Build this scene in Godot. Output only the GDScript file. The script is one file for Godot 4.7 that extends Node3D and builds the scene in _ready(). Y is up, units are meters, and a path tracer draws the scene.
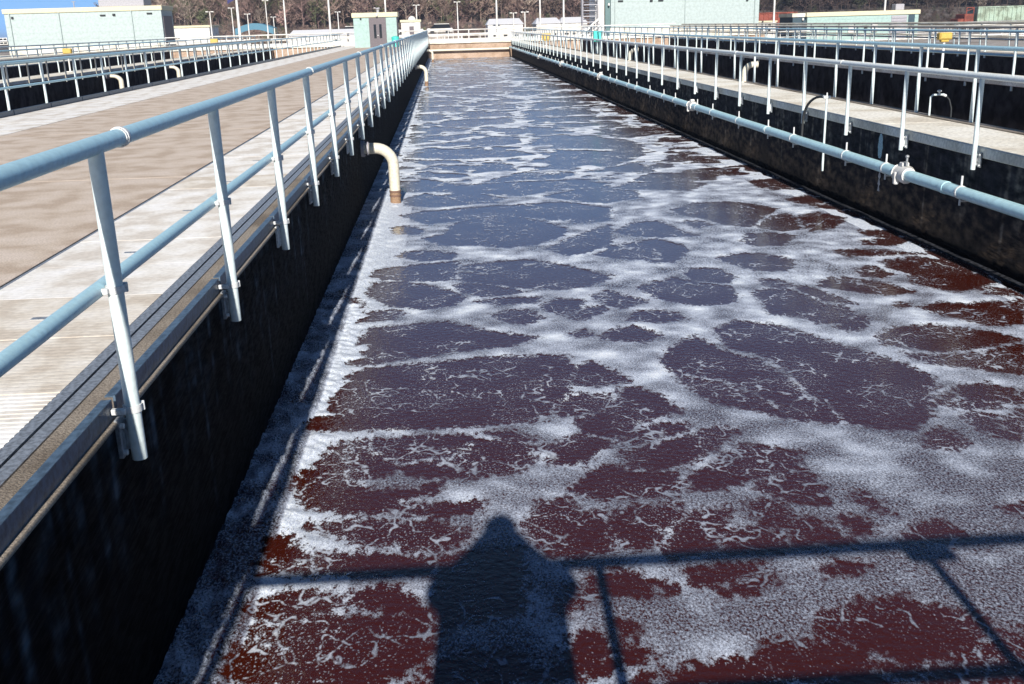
extends Node3D
# A long basin of brown frothing water between concrete decks and pipe railings, seen from the walkway at its near end.
# Places are written as (x to the right, y up, z away from the viewer) with the eye at the origin; P() turns them into Godot's axes.

const WATER_Y := -2.97
const DECK_Y := -1.61
const WALK_Y := -1.56
const WALL_L := -1.50
const WALL_R := 6.40
const FAR_Z := 100.0
const NEAR_Z := 0.2

var M := {}
var taken := {}
var rng := RandomNumberGenerator.new()


func P(x: float, y: float, z: float) -> Vector3:
	return Vector3(x, y, -z)


# ---------------------------------------------------------------- mesh builder
class Shape:
	var v := PackedVector3Array()
	var n := PackedVector3Array()
	var t := PackedVector2Array()
	var c := PackedColorArray()
	var ix := PackedInt32Array()
	var tint := Color.WHITE
	var tinted := false

	func vert(p: Vector3, nn: Vector3, uv := Vector2.ZERO) -> int:
		v.append(Vector3(p.x, p.y, -p.z))
		n.append(Vector3(nn.x, nn.y, -nn.z))
		t.append(uv)
		c.append(tint)
		return v.size() - 1

	func face(a: int, b: int, d: int) -> void:
		var g := (v[b] - v[a]).cross(v[d] - v[a])
		if g.dot(n[a] + n[b] + n[d]) > 0.0:   # front faces run clockwise
			ix.append_array([a, d, b])
		else:
			ix.append_array([a, b, d])

	func quad(a: Vector3, b: Vector3, d: Vector3, e: Vector3, nn: Vector3, ua := Vector2.ZERO, ub := Vector2.ZERO, ud := Vector2.ZERO, ue := Vector2.ZERO) -> void:
		var i := vert(a, nn, ua)
		vert(b, nn, ub); vert(d, nn, ud); vert(e, nn, ue)
		face(i, i + 1, i + 2); face(i, i + 2, i + 3)

	func tri(a: Vector3, b: Vector3, d: Vector3, nn: Vector3) -> void:
		var i := vert(a, nn)
		vert(b, nn); vert(d, nn)
		face(i, i + 1, i + 2)

	func box(lo: Vector3, hi: Vector3) -> void:
		var p := func(i: int) -> Vector3: return Vector3(hi.x if i & 1 else lo.x, hi.y if i & 2 else lo.y, hi.z if i & 4 else lo.z)
		for f in [[0, 2, 6, 4, Vector3.LEFT], [1, 3, 7, 5, Vector3.RIGHT], [0, 1, 5, 4, Vector3.DOWN], [2, 3, 7, 6, Vector3.UP], [0, 1, 3, 2, Vector3(0, 0, -1)], [4, 5, 7, 6, Vector3(0, 0, 1)]]:
			quad(p.call(f[0]), p.call(f[1]), p.call(f[2]), p.call(f[3]), f[4])

	func cbox(lo: Vector3, hi: Vector3, k: float) -> void:   # a box with its edges taken off
		var m := (lo + hi) / 2.0
		var h := (hi - lo) / 2.0
		var q := Vector3(h.x - k, h.y - k, h.z - k)
		for a in 3:
			var b := (a + 1) % 3
			var d := (a + 2) % 3
			for s in [-1.0, 1.0]:
				var pts := []
				for st in [[-1, -1], [1, -1], [1, 1], [-1, 1]]:
					var w := Vector3.ZERO
					w[a] = h[a] * s; w[b] = q[b] * st[0]; w[d] = q[d] * st[1]
					pts.append(m + w)
				var nn := Vector3.ZERO
				nn[a] = s
				quad(pts[0], pts[1], pts[2], pts[3], nn)
				for s2 in [-1.0, 1.0]:
					pts = []
					for st in [[0, -1], [0, 1], [1, 1], [1, -1]]:
						var w := Vector3.ZERO
						w[d] = q[d] * st[1]
						w[a] = (h[a] if st[0] == 0 else q[a]) * s
						w[b] = (q[b] if st[0] == 0 else h[b]) * s2
						pts.append(m + w)
					nn = Vector3.ZERO
					nn[a] = s; nn[b] = s2
					quad(pts[0], pts[1], pts[2], pts[3], nn.normalized())
		for i in 8:
			var s := Vector3(1 if i & 1 else -1, 1 if i & 2 else -1, 1 if i & 4 else -1)
			tri(m + Vector3(h.x, q.y, q.z) * s, m + Vector3(q.x, h.y, q.z) * s, m + Vector3(q.x, q.y, h.z) * s, s.normalized())

	func tube(a: Vector3, b: Vector3, r: float, seg := 10, r2 := -1.0, caps := true) -> void:
		path([a, b], r, seg, r2, caps)

	func path(pts: Array, r: float, seg := 10, r2 := -1.0, caps := true) -> void:
		var e := r if r2 < 0.0 else r2
		var side := Vector3.ZERO
		var last := -1
		for k in pts.size():
			var dir: Vector3 = (pts[mini(k + 1, pts.size() - 1)] - pts[maxi(k - 1, 0)]).normalized()
			if k == 0:
				side = dir.cross(Vector3.UP if absf(dir.y) < 0.9 else Vector3.RIGHT).normalized()
			else:
				side = (side - dir * side.dot(dir)).normalized()
			var up := dir.cross(side)
			var rr := lerpf(r, e, float(k) / (pts.size() - 1))
			var first := v.size()
			for s in seg + 1:
				var an := TAU * s / seg
				var o := side * cos(an) + up * sin(an)
				vert(pts[k] + o * rr, o, Vector2(float(s) / seg, k))
			if last >= 0:
				for s in seg:
					face(last + s, last + s + 1, first + s + 1)
					face(last + s, first + s + 1, first + s)
			if caps and (k == 0 or k == pts.size() - 1):
				var cn := -dir if k == 0 else dir
				var mid := vert(pts[k], cn)
				var ring := v.size()
				for s in seg:
					var an := TAU * s / seg
					vert(pts[k] + (side * cos(an) + up * sin(an)) * rr, cn)
				for s in seg:
					face(mid, ring + s, ring + (s + 1) % seg)
			last = first

	func ball(m: Vector3, r: Vector3, seg := 10, low := -PI / 2) -> void:
		var rings := seg / 2
		var at := v.size()
		for i in rings + 1:
			var la := lerpf(low, PI / 2, float(i) / rings)
			for s in seg + 1:
				var d := Vector3(cos(la) * cos(TAU * s / seg), sin(la), cos(la) * sin(TAU * s / seg))
				vert(m + d * r, (d / r).normalized())
		for i in rings:
			for s in seg:
				var a := at + i * (seg + 1) + s
				face(a, a + 1, a + seg + 2); face(a, a + seg + 2, a + seg + 1)

	func done() -> ArrayMesh:
		var m := ArrayMesh.new()
		var a := []
		a.resize(Mesh.ARRAY_MAX)
		a[Mesh.ARRAY_VERTEX] = v; a[Mesh.ARRAY_NORMAL] = n; a[Mesh.ARRAY_TEX_UV] = t; a[Mesh.ARRAY_INDEX] = ix
		if tinted:
			a[Mesh.ARRAY_COLOR] = c
		m.add_surface_from_arrays(Mesh.PRIMITIVE_TRIANGLES, a)
		return m


# ---------------------------------------------------------------- nodes
func numbered(called: String) -> String:
	if not taken.has(called):
		taken[called] = 0
		return called
	taken[called] += 1
	return "%s_%03d" % [called, taken[called]]


func tag(o: Node3D, label: String, category: String, group := "") -> Node3D:
	o.set_meta("label", label)
	o.set_meta("category", category)
	if group:
		o.set_meta("group", group)
	return o


func thing(called: String, label: String, category: String, at := Vector3.ZERO, group := "") -> Node3D:
	var o := Node3D.new()
	o.name = numbered(called)
	add_child(o)
	o.position = at
	return tag(o, label, category, group)


func struct(called: String, s: Shape, m: Material) -> MeshInstance3D:
	var o := MeshInstance3D.new()
	o.name = numbered(called)
	o.mesh = s.done()
	o.material_override = m
	add_child(o)
	o.set_meta("kind", "structure")
	return o


func root_structure(called: String) -> Node3D:
	var o := Node3D.new()
	o.name = numbered(called)
	add_child(o)
	o.set_meta("kind", "structure")
	return o


func part(called: String, s: Variant, m: Material, parent: Node3D, at := Vector3.ZERO) -> MeshInstance3D:
	var o := MeshInstance3D.new()
	var k := 0
	var nm := called
	while parent.has_node(nm):
		k += 1
		nm = "%s_%03d" % [called, k]
	o.name = nm
	o.mesh = s.done() if s is Shape else s
	o.material_override = m
	o.position = at
	parent.add_child(o, true)
	return o


func dup(o: Node3D, called: String, at: Vector3, label: String, group := "") -> Node3D:
	var r: Node3D = o.duplicate()
	r.name = numbered(called)
	add_child(r)
	r.position = at
	r.set_meta("label", label)
	if group:
		r.set_meta("group", group)
	return r


# ---------------------------------------------------------------- materials
func lin(r: float, g: float, b: float) -> Color:
	return Color(r, g, b).linear_to_srgb()


func noise(freq: float, octaves: int, sd: int) -> FastNoiseLite:
	var f := FastNoiseLite.new()
	f.seed = sd
	f.frequency = freq
	f.noise_type = FastNoiseLite.TYPE_SIMPLEX_SMOOTH
	f.fractal_octaves = octaves
	f.fractal_type = FastNoiseLite.FRACTAL_FBM if octaves > 1 else FastNoiseLite.FRACTAL_NONE
	return f


func noise_tex(freq: float, octaves: int, sd: int, ramp: Array, bump := 0.0, side := 512) -> NoiseTexture2D:
	var t := NoiseTexture2D.new()
	t.width = side
	t.height = side
	t.seamless = true
	t.noise = noise(freq, octaves, sd)
	if bump > 0.0:
		t.as_normal_map = true
		t.bump_strength = bump
	elif ramp:
		var g := Gradient.new()
		var off := PackedFloat32Array()
		var col := PackedColorArray()
		for r in ramp:
			off.append(r[0])
			col.append(r[1])
		g.offsets = off
		g.colors = col
		t.color_ramp = g
	return t


func plain(c: Color, rough := 0.6, metal := 0.0) -> StandardMaterial3D:
	var m := StandardMaterial3D.new()
	m.albedo_color = c
	m.roughness = rough
	m.metallic = metal
	return m


# a mottled surface: a tone over shared noise, with a coarser stain pattern over it and a bump
var shared := {}

func shared_tex(key: String, make: Callable) -> Texture2D:
	if not shared.has(key):
		shared[key] = make.call()
	return shared[key]


func mottled(c: Color, spread: float, freq: float, scale: float, sd: int, rough := 0.8, bump := 2.0, stain := 0.0, stain_scale := 0.11) -> StandardMaterial3D:
	var m := StandardMaterial3D.new()
	var k := 0.05 if spread < 0.07 else 0.1 if spread < 0.13 else 0.2 if spread < 0.3 else 0.45
	var f := 0.015 if freq < 0.018 else 0.03 if freq < 0.04 else 0.06
	m.albedo_color = c.lightened(k * 0.35)
	m.albedo_texture = shared_tex("tone %s %s" % [k, f], func(): return noise_tex(f, 4, 5, [[0.2, Color(1.0 - k * 1.3, 1.0 - k * 1.35, 1.0 - k * 1.4)], [0.5, Color(1.0 - k * 0.5, 1.0 - k * 0.5, 1.0 - k * 0.5)], [0.8, Color.WHITE]]))
	m.roughness = rough
	m.uv1_triplanar = true
	m.uv1_world_triplanar = true
	m.uv1_scale = Vector3.ONE * scale
	m.uv1_offset = Vector3(sd * 0.37, sd * 0.21, sd * 0.13)
	if bump > 0.0:
		m.normal_enabled = true
		m.normal_texture = shared_tex("bump %s" % f, func(): return noise_tex(f * 1.7, 4, 8, [], 3.0))
		m.normal_scale = bump / 3.0
	if stain > 0.0:
		m.detail_enabled = true
		m.detail_blend_mode = BaseMaterial3D.BLEND_MODE_MUL
		m.detail_uv_layer = BaseMaterial3D.DETAIL_UV_2
		m.uv2_triplanar = true
		m.uv2_world_triplanar = true
		m.uv2_scale = Vector3.ONE * stain_scale
		m.uv2_offset = Vector3(sd * 0.17, sd * 0.29, sd * 0.41)
		var q := 1.0 - (0.12 if stain < 0.15 else 0.25 if stain < 0.35 else 0.5)
		m.detail_albedo = shared_tex("stain %s" % q, func(): return noise_tex(0.012, 5, 9, [[0.25, Color(q, q * 0.97, q * 0.93)], [0.5, Color(0.96, 0.95, 0.93)], [0.8, Color.WHITE]]))
	return m


func make_materials() -> void:
	M.paint = mottled(lin(0.42, 0.65, 0.73), 0.05, 0.02, 1.3, 11, 0.38, 0.6)
	M.paint_pale = mottled(lin(0.62, 0.70, 0.69), 0.05, 0.02, 1.3, 12, 0.4, 0.6)
	M.rail_cream = mottled(lin(0.84, 0.88, 0.84), 0.05, 0.02, 1.3, 13, 0.45, 0.5)
	M.pipe_teal = mottled(lin(0.48, 0.72, 0.77), 0.05, 0.012, 0.9, 14, 0.35, 0.8)
	M.steel = mottled(lin(0.40, 0.42, 0.44), 0.18, 0.03, 2.0, 15, 0.45, 0.6)
	M.steel.metallic = 0.5
	M.clamp = mottled(lin(0.66, 0.67, 0.66), 0.12, 0.02, 3.0, 16, 0.5, 1.0)
	M.rust = mottled(lin(0.22, 0.10, 0.06), 0.35, 0.05, 5.0, 17, 0.9, 2.0)
	M.toe = mottled(lin(0.06, 0.10, 0.15), 0.15, 0.02, 1.2, 18, 0.4, 0.6)
	M.tan = mottled(lin(0.66, 0.555, 0.465), 0.10, 0.06, 1.4, 21, 0.92, 0.8, 0.12, 0.25)
	M.rough_concrete = mottled(lin(0.34, 0.29, 0.24), 0.2, 0.06, 1.6, 22, 0.95, 3.0, 0.2)
	M.walk = mottled(lin(0.90, 0.86, 0.76), 0.10, 0.02, 0.8, 23, 0.9, 1.5, 0.14)
	M.panel = mottled(lin(0.90, 0.88, 0.85), 0.06, 0.02, 1.1, 24, 0.75, 0.3, 0.1, 0.3)
	M.panel_worn = mottled(lin(0.80, 0.75, 0.68), 0.06, 0.02, 1.1, 25, 0.8, 0.3, 0.12, 0.35)
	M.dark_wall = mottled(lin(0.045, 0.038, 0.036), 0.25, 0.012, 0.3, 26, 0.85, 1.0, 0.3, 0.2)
	M.far_wall = mottled(lin(0.44, 0.32, 0.24), 0.1, 0.02, 0.4, 27, 0.9, 1.0, 0.1)
	M.dark_wall.metallic_specular = 0.12
	M.ledge_dark = mottled(lin(0.012, 0.014, 0.02), 0.3, 0.02, 0.8, 28, 0.9, 2.0)
	M.ledge_dark.metallic_specular = 0.1
	M.dark = plain(lin(0.012, 0.013, 0.015), 0.7)
	M.cream = mottled(lin(0.60, 0.55, 0.37), 0.06, 0.02, 0.4, 31, 0.7, 0.4)
	M.cream_pale = mottled(lin(0.72, 0.69, 0.60), 0.06, 0.02, 0.4, 32, 0.7, 0.4, 0.12)
	M.mint = mottled(lin(0.36, 0.425, 0.415), 0.05, 0.02, 0.2, 33, 0.75, 0.0)
	M.mint_deep = mottled(lin(0.30, 0.42, 0.39), 0.06, 0.02, 0.2, 34, 0.7, 0.0)
	M.white = mottled(lin(0.74, 0.74, 0.73), 0.06, 0.02, 0.5, 35, 0.6, 0.4, 0.1)
	M.pipe_cream = mottled(lin(0.68, 0.63, 0.50), 0.10, 0.02, 1.2, 36, 0.5, 0.6)
	M.door = mottled(lin(0.11, 0.09, 0.10), 0.12, 0.02, 0.6, 37, 0.6, 0.4)
	M.glass = plain(lin(0.015, 0.018, 0.022), 0.08)
	M.yellow = mottled(lin(0.55, 0.37, 0.07), 0.10, 0.02, 1.5, 38, 0.5, 0.4)
	M.aqua = mottled(lin(0.05, 0.55, 0.46), 0.08, 0.02, 1.5, 39, 0.45, 0.4)
	M.canopy = mottled(lin(0.05, 0.17, 0.25), 0.12, 0.02, 0.6, 40, 0.6, 0.4)
	M.train_green = mottled(lin(0.36, 0.48, 0.38), 0.15, 0.02, 0.5, 41, 0.6, 0.6, 0.2)
	M.train_red = mottled(lin(0.26, 0.045, 0.025), 0.25, 0.02, 0.5, 42, 0.75, 0.8, 0.2)
	M.grey_metal = mottled(lin(0.34, 0.33, 0.36), 0.1, 0.02, 0.6, 43, 0.6, 0.5)
	M.rubber = plain(lin(0.02, 0.022, 0.024), 0.7)
	M.grade = mottled(lin(0.40, 0.36, 0.33), 0.25, 0.02, 0.12, 44, 0.95, 2.0, 0.3, 0.02)
	M.flag = plain(lin(0.03, 0.03, 0.12), 0.8)
	M.blue_streak = mottled(lin(0.55, 0.82, 0.95), 0.3, 0.05, 3.0, 45, 0.8, 0.5)
	M.drip = mottled(lin(0.65, 0.66, 0.70), 0.4, 0.05, 3.0, 46, 0.9, 0.5)


# ---------------------------------------------------------------- the water and its froth
var patches: Array = []
var band_noise: FastNoiseLite
var fine_noise: FastNoiseLite
const STREAKS := [[2.6, 37.1, 4.9, 38.5, 0.22], [4.9, 38.5, 6.2, 39.1, 0.3], [-0.9, 24.2, 0.6, 23.6, 0.2], [0.6, 23.6, 2.1, 24.0, 0.26], [-1.4, 37.1, -0.5, 37.3, 0.5], [2.7, 25.2, 3.8, 24.6, 0.2], [4.4, 43.0, 6.2, 43.4, 0.35], [-1.4, 30.2, -0.9, 30.4, 0.4]]


# an open patch of brown water between the froth: its outline in centimetres, x and z in turn
func patch(a: Array) -> void:
	var p := PackedVector2Array()
	var lo := Vector2(1e9, 1e9)
	var hi := -lo
	for i in range(0, a.size(), 2):
		var q := Vector2(a[i], a[i + 1]) * 0.01
		p.append(q)
		lo = lo.min(q)
		hi = hi.max(q)
	patches.append([p, lo - Vector2(0.25, 0.25), hi + Vector2(0.25, 0.25)])


func hash2(i: int, j: int) -> Vector2:
	var h := (i * 374761393 + j * 668265263) & 0x7fffffff
	h = ((h ^ (h >> 13)) * 1274126177) & 0x7fffffff
	h = h ^ (h >> 16)
	return Vector2(float(h & 1023) / 1023.0, float((h >> 10) & 1023) / 1023.0)


# distance to the nearest wall between irregular cells
func cells(x: float, z: float, cx: float, cz: float) -> float:
	var u := x / cx
	var w := z / cz
	var iu := floori(u)
	var iw := floori(w)
	var f1 := 99.0
	var f2 := 99.0
	for a in range(-1, 2):
		for b in range(-1, 2):
			var q := hash2(iu + a, iw + b)
			var dx := (iu + a + 0.5 + (q.x - 0.5) * 0.9 - u) * cx
			var dz := (iw + b + 0.5 + (q.y - 0.5) * 0.9 - w) * cz
			var d := sqrt(dx * dx + dz * dz)
			if d < f1:
				f2 = f1
				f1 = d
			elif d < f2:
				f2 = d
	return (f2 - f1) * 0.5


# three coarse maps of a stretch of the basin: how far into open water, how thick the froth, how laced the open water
func field(x0: float, x1: float, z0: float, z1: float, w: int, h: int) -> Array:
	var d := PackedFloat32Array()
	d.resize(w * h)
	d.fill(-0.3)
	var sx := (x1 - x0) / w
	var sz := (z1 - z0) / h
	for e in patches:
		var p: PackedVector2Array = e[0]
		var n := p.size()
		var xa := maxi(0, int((e[1].x - x0) / sx))
		var xb := mini(w - 1, int((e[2].x - x0) / sx))
		var za := maxi(0, int((e[1].y - z0) / sz))
		var zb := mini(h - 1, int((e[2].y - z0) / sz))
		for j in range(za, zb + 1):
			var z := z0 + (j + 0.5) * sz
			for i in range(xa, xb + 1):
				var x := x0 + (i + 0.5) * sx
				var best := 99.0
				var inside := false
				var q: Vector2 = p[n - 1]
				for r in p:
					var ex := r.x - q.x
					var ez := r.y - q.y
					var px := x - q.x
					var pz := z - q.y
					var t := clampf((px * ex + pz * ez) / (ex * ex + ez * ez + 1e-6), 0.0, 1.0)
					var dx := px - ex * t
					var dz := pz - ez * t
					best = minf(best, dx * dx + dz * dz)
					if (r.y > z) != (q.y > z) and x < (q.x - r.x) * (z - r.y) / (q.y - r.y) + r.x:
						inside = not inside
					q = r
				var s := sqrt(best)
				s = s if inside else -s
				if s > d[j * w + i]:
					d[j * w + i] = s
	var out_d := PackedByteArray()
	var out_m := PackedByteArray()
	var out_l := PackedByteArray()
	out_d.resize(w * h); out_m.resize(w * h); out_l.resize(w * h)
	for j in h:
		var z := z0 + (j + 0.5) * sz
		for i in w:
			var x := x0 + (i + 0.5) * sx
			var v := d[j * w + i]
			var broad := band_noise.get_noise_2d(x, z)
			var thick := 0.52 - 0.24 * smoothstep(8.0, 4.5, z) + 0.5 * band_noise.get_noise_2d(x * 1.7 + 40.0, z * 1.7) + 0.25 * fine_noise.get_noise_2d(x * 0.4, z * 0.4)
			if z < 4.2 or z > 18.2:
				var wx := x + 0.5 * band_noise.get_noise_2d(x * 1.3 + 90.0, z * 1.3)
				var wz := z + 0.6 * band_noise.get_noise_2d(x * 1.3, z * 1.3 + 70.0)
				var far := smoothstep(17.0, 26.0, z)
				var gap := lerpf(0.11, 0.22, smoothstep(13.0, 18.0, z)) + lerpf(0.15, 0.20, far) * broad
				if z > 18.0:
					gap += 0.5 * smoothstep(19.4, 18.2, z)
				v = maxf(v, cells(wx, wz, lerpf(1.6, 3.2, far), lerpf(1.4, 2.7, far)) - gap)
				if z > 18.5:
					for s in STREAKS:
						var a := Vector2(s[0], s[1])
						var b := Vector2(s[2], s[3])
						var near := Geometry2D.get_closest_point_to_segment(Vector2(x, z), a, b)
						var ds: float = near.distance_to(Vector2(x, z)) - s[4] * (0.7 + 0.8 * broad)
						if ds < v:
							v = ds
							if ds < 0.1:
								thick = 1.0
			thick += 0.3 * smoothstep(15.0, 24.0, z)
			if z < 16.0 and x > 1.2:   # the froth drawn out thin on the near right
				thick -= 0.22 * smoothstep(9.0, 5.0, z) * smoothstep(0.9, 2.2, x)
			var left := x - WALL_L
			if left < 0.85:
				var edge := 0.0 + 0.30 * broad + 0.42 * smoothstep(6.0, 8.5, z) + 0.22 * fine_noise.get_noise_2d(x * 0.5, z * 0.5)
				v = minf(v, lerpf(-0.3, 0.3, smoothstep(edge - 0.25, edge + 0.35, left)))
				thick = maxf(thick, 1.0 - left * 0.4) if left > 0.34 else thick * 0.8  # froth thinned inside the wall's cast shadow to darken that strip
			var right := WALL_R - x
			if right < 0.5:
				v = maxf(v, lerpf(0.3, -0.3, smoothstep(0.10, 0.34, right + 0.12 * broad)))
				thick = maxf(thick, 0.85)
			out_d[j * w + i] = clampi(int(128.0 + v / 0.3 * 127.0), 0, 255)
			out_m[j * w + i] = clampi(int(maxf(thick, 0.08) * 255.0), 0, 255)
			out_l[j * w + i] = clampi(int(128.0 + 200.0 * band_noise.get_noise_2d(x * 1.4 - 30.0, z * 1.4 + 12.0)), 0, 255)
	return [out_d, out_m, out_l]


func grown(b: PackedByteArray, w: int, h: int, big_w: int, big_h: int) -> PackedByteArray:
	var im := Image.create_from_data(w, h, false, Image.FORMAT_L8, b)
	im.resize(big_w, big_h, Image.INTERPOLATE_CUBIC)
	return im.get_data()


func noise_bytes(f: FastNoiseLite, side_w: int, side_h: int) -> PackedByteArray:
	var im := f.get_image(side_w, side_h, false, false, false)
	im.convert(Image.FORMAT_L8)
	return im.get_data()


func water_tile(x0: float, x1: float, z0: float, z1: float, lw: int, lh: int, w: int, h: int, lace_scale: float, lace_gain: float, strength: float, veil: float, nf: PackedByteArray, ng: PackedByteArray, white: PackedByteArray, holder: Node3D) -> void:
	var maps := field(x0, x1, z0, z1, lw, lh)
	var big_d := grown(maps[0], lw, lh, w, h)
	var big_m := grown(maps[1], lw, lh, w, h)
	var big_l := grown(maps[2], lw, lh, w, h)
	# filaments: the walls of small warped cells
	var ln := FastNoiseLite.new()
	ln.seed = 5
	ln.noise_type = FastNoiseLite.TYPE_CELLULAR
	ln.cellular_return_type = FastNoiseLite.RETURN_DISTANCE2_SUB
	ln.cellular_jitter = 1.0
	ln.fractal_type = FastNoiseLite.FRACTAL_NONE
	ln.frequency = 1.0
	ln.domain_warp_enabled = true
	ln.domain_warp_fractal_type = FastNoiseLite.DOMAIN_WARP_FRACTAL_NONE
	ln.domain_warp_amplitude = 0.55
	ln.domain_warp_frequency = 1.5
	var curls := noise(0.8, 3, 91)
	var sw := w / 3
	var sh := h / 3
	var lace := PackedByteArray()
	lace.resize(sw * sh)
	for j in sh:
		var z := (z0 + (z1 - z0) * j / sh) / lace_scale
		for i in sw:
			var x := (x0 + (x1 - x0) * i / sw) / lace_scale
			var wall := (ln.get_noise_2d(x, z * 0.8) + 1.0) * 160.0
			var curl := absf(curls.get_noise_2d(x, z)) * 190.0
			lace[j * sw + i] = clampi(int(minf(wall + 3.5, curl)), 0, 255)
	lace = grown(lace, sw, sh, w, h)
	var pix := PackedByteArray()
	pix.resize(w * h * 4)
	var o := 0
	for y in h:
		var ny := y & 1023
		if ny > 511: ny = 1023 - ny
		var row := ny * 512
		var wrow := ((y * 7) & 511) * 512
		for x in w:
			var i := y * w + x
			var nx := x & 1023
			if nx > 511: nx = 1023 - nx
			var wn := white[wrow + ((x + y * 3) & 511)]
			var d := big_d[i] - 113.0 + (nf[row + nx] - 128) * 0.27 + (ng[row + nx] - 128) * 0.20
			var m := big_m[i]
			var al := 0.0
			if d < 6.0:
				al = 1.0 if d < -6.0 else (6.0 - d) / 12.0
				var body := 74.0 + m * 0.62 + (wn - 128) * (0.45 - m * 0.0012) + (ng[row + nx] - 128) * (1.5 - m * 0.0055)
				al *= body * strength
			al = maxf(al, veil * (0.4 + wn * 0.005))  # thin froth film over the far water, painting a pale sheen
			if d > -6.0:
				var thin := minf(8.0, (big_l[i] - 92) * lace_gain) + (nf[row + nx] - 128) * 0.05
				if lace[i] < thin:
					al = maxf(al, minf(150.0, (thin - lace[i]) * 26.0))
				var bit := ng[row + nx] - 190.0 + (big_l[i] - 128) * 0.16 + (wn - 128) * 0.06
				if bit > 0.0:
					al = maxf(al, minf(105.0, bit * 9.0))
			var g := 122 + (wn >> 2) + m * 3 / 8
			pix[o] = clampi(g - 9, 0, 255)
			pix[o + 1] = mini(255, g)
			pix[o + 2] = mini(255, g + 17)  # bluish cast: sky reflection painted into the froth colour
			pix[o + 3] = clampi(int(al), 0, 255)
			o += 4
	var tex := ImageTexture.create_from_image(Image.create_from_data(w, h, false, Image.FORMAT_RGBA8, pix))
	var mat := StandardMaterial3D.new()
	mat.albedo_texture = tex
	mat.transparency = BaseMaterial3D.TRANSPARENCY_ALPHA
	mat.roughness = 0.6
	mat.texture_repeat = false
	# the sheet of froth, standing a few millimetres to centimetres proud of the water
	var s := Shape.new()
	var gw := lw if z0 < 5.0 else lw / 2
	var gh := lh if z0 < 5.0 else lh / 2
	var md: PackedByteArray = maps[0] if z0 < 5.0 else grown(maps[0], lw, lh, gw, gh)
	var hs := PackedFloat32Array()
	hs.resize((gw + 1) * (gh + 1))
	for j in gh + 1:
		var z := z0 + (z1 - z0) * j / gh
		for i in gw + 1:
			var x := x0 + (x1 - x0) * i / gw
			var f := smoothstep(150.0, 60.0, md[mini(j, gh - 1) * gw + mini(i, gw - 1)])
			var lump := fine_noise.get_noise_2d(x, z) * 0.5 + 0.5
			var heap := smoothstep(0.75, 0.1, x - WALL_L)
			hs[j * (gw + 1) + i] = 0.004 + f * (0.004 + lump * 0.009 + heap * lump * 0.055)
	for j in gh + 1:
		var z := z0 + (z1 - z0) * j / gh
		for i in gw + 1:
			var x := x0 + (x1 - x0) * i / gw
			var k := j * (gw + 1) + i
			var gx := (hs[k + 1] if i < gw else hs[k]) - (hs[k - 1] if i > 0 else hs[k])
			var gz := (hs[k + gw + 1] if j < gh else hs[k]) - (hs[k - gw - 1] if j > 0 else hs[k])
			s.vert(Vector3(x, WATER_Y + hs[k], z), Vector3(-gx / (2.0 * (x1 - x0) / gw), 1.0, -gz / (2.0 * (z1 - z0) / gh)).normalized(), Vector2(float(i) / gw, float(j) / gh))
	for j in gh:
		for i in gw:
			var k := j * (gw + 1) + i
			s.ix.append_array([k, k + gw + 1, k + 1, k + 1, k + gw + 1, k + gw + 2])
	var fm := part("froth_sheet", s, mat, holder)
	fm.set_meta("kind", "stuff")


func make_water() -> void:
	band_noise = noise(0.9, 2, 77)
	fine_noise = noise(7.0, 3, 78)
	var m := StandardMaterial3D.new()
	m.albedo_color = lin(0.046, 0.0072, 0.0030)
	m.roughness = 0.12
	m.metallic_specular = 0.5
	m.normal_enabled = true
	m.normal_texture = noise_tex(0.02, 3, 61, [], 3.5)
	m.normal_scale = 0.4
	m.uv1_triplanar = true
	m.uv1_world_triplanar = true
	m.uv1_scale = Vector3(1.3, 1.3, 1.3)
	M.water = m
	for b in [[WALL_L - 0.1, WALL_R + 0.1], [-16.1, -9.3], [-25.3, -17.2], [7.6, 13.1], [14.1, 21.4]]:
		var s := Shape.new()
		s.quad(Vector3(b[0], WATER_Y, NEAR_Z - 0.3), Vector3(b[1], WATER_Y, NEAR_Z - 0.3), Vector3(b[1], WATER_Y, FAR_Z + 0.1), Vector3(b[0], WATER_Y, FAR_Z + 0.1), Vector3.UP)
		struct("water", s, m)
	make_patches()
	var nf := noise_bytes(noise(0.05, 3, 21), 512, 512)
	var ng := noise_bytes(noise(0.19, 2, 22), 512, 512)
	var white := PackedByteArray()
	white.resize(512 * 512)
	for i in white.size():
		white[i] = rng.randi() & 255
	var holder := Node3D.new()
	holder.name = "froth"
	add_child(holder)
	holder.set_meta("kind", "stuff")
	tag(holder, "pale grey froth in rings and filaments floating on the brown basin water", "froth")
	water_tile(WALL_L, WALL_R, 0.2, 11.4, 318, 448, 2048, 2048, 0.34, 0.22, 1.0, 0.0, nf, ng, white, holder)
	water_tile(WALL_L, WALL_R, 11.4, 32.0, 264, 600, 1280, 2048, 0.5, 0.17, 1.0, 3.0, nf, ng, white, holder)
	water_tile(WALL_L, WALL_R, 32.0, FAR_Z, 160, 680, 768, 1536, 0.9, 0.08, 1.0, 4.0, nf, ng, white, holder)


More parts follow.
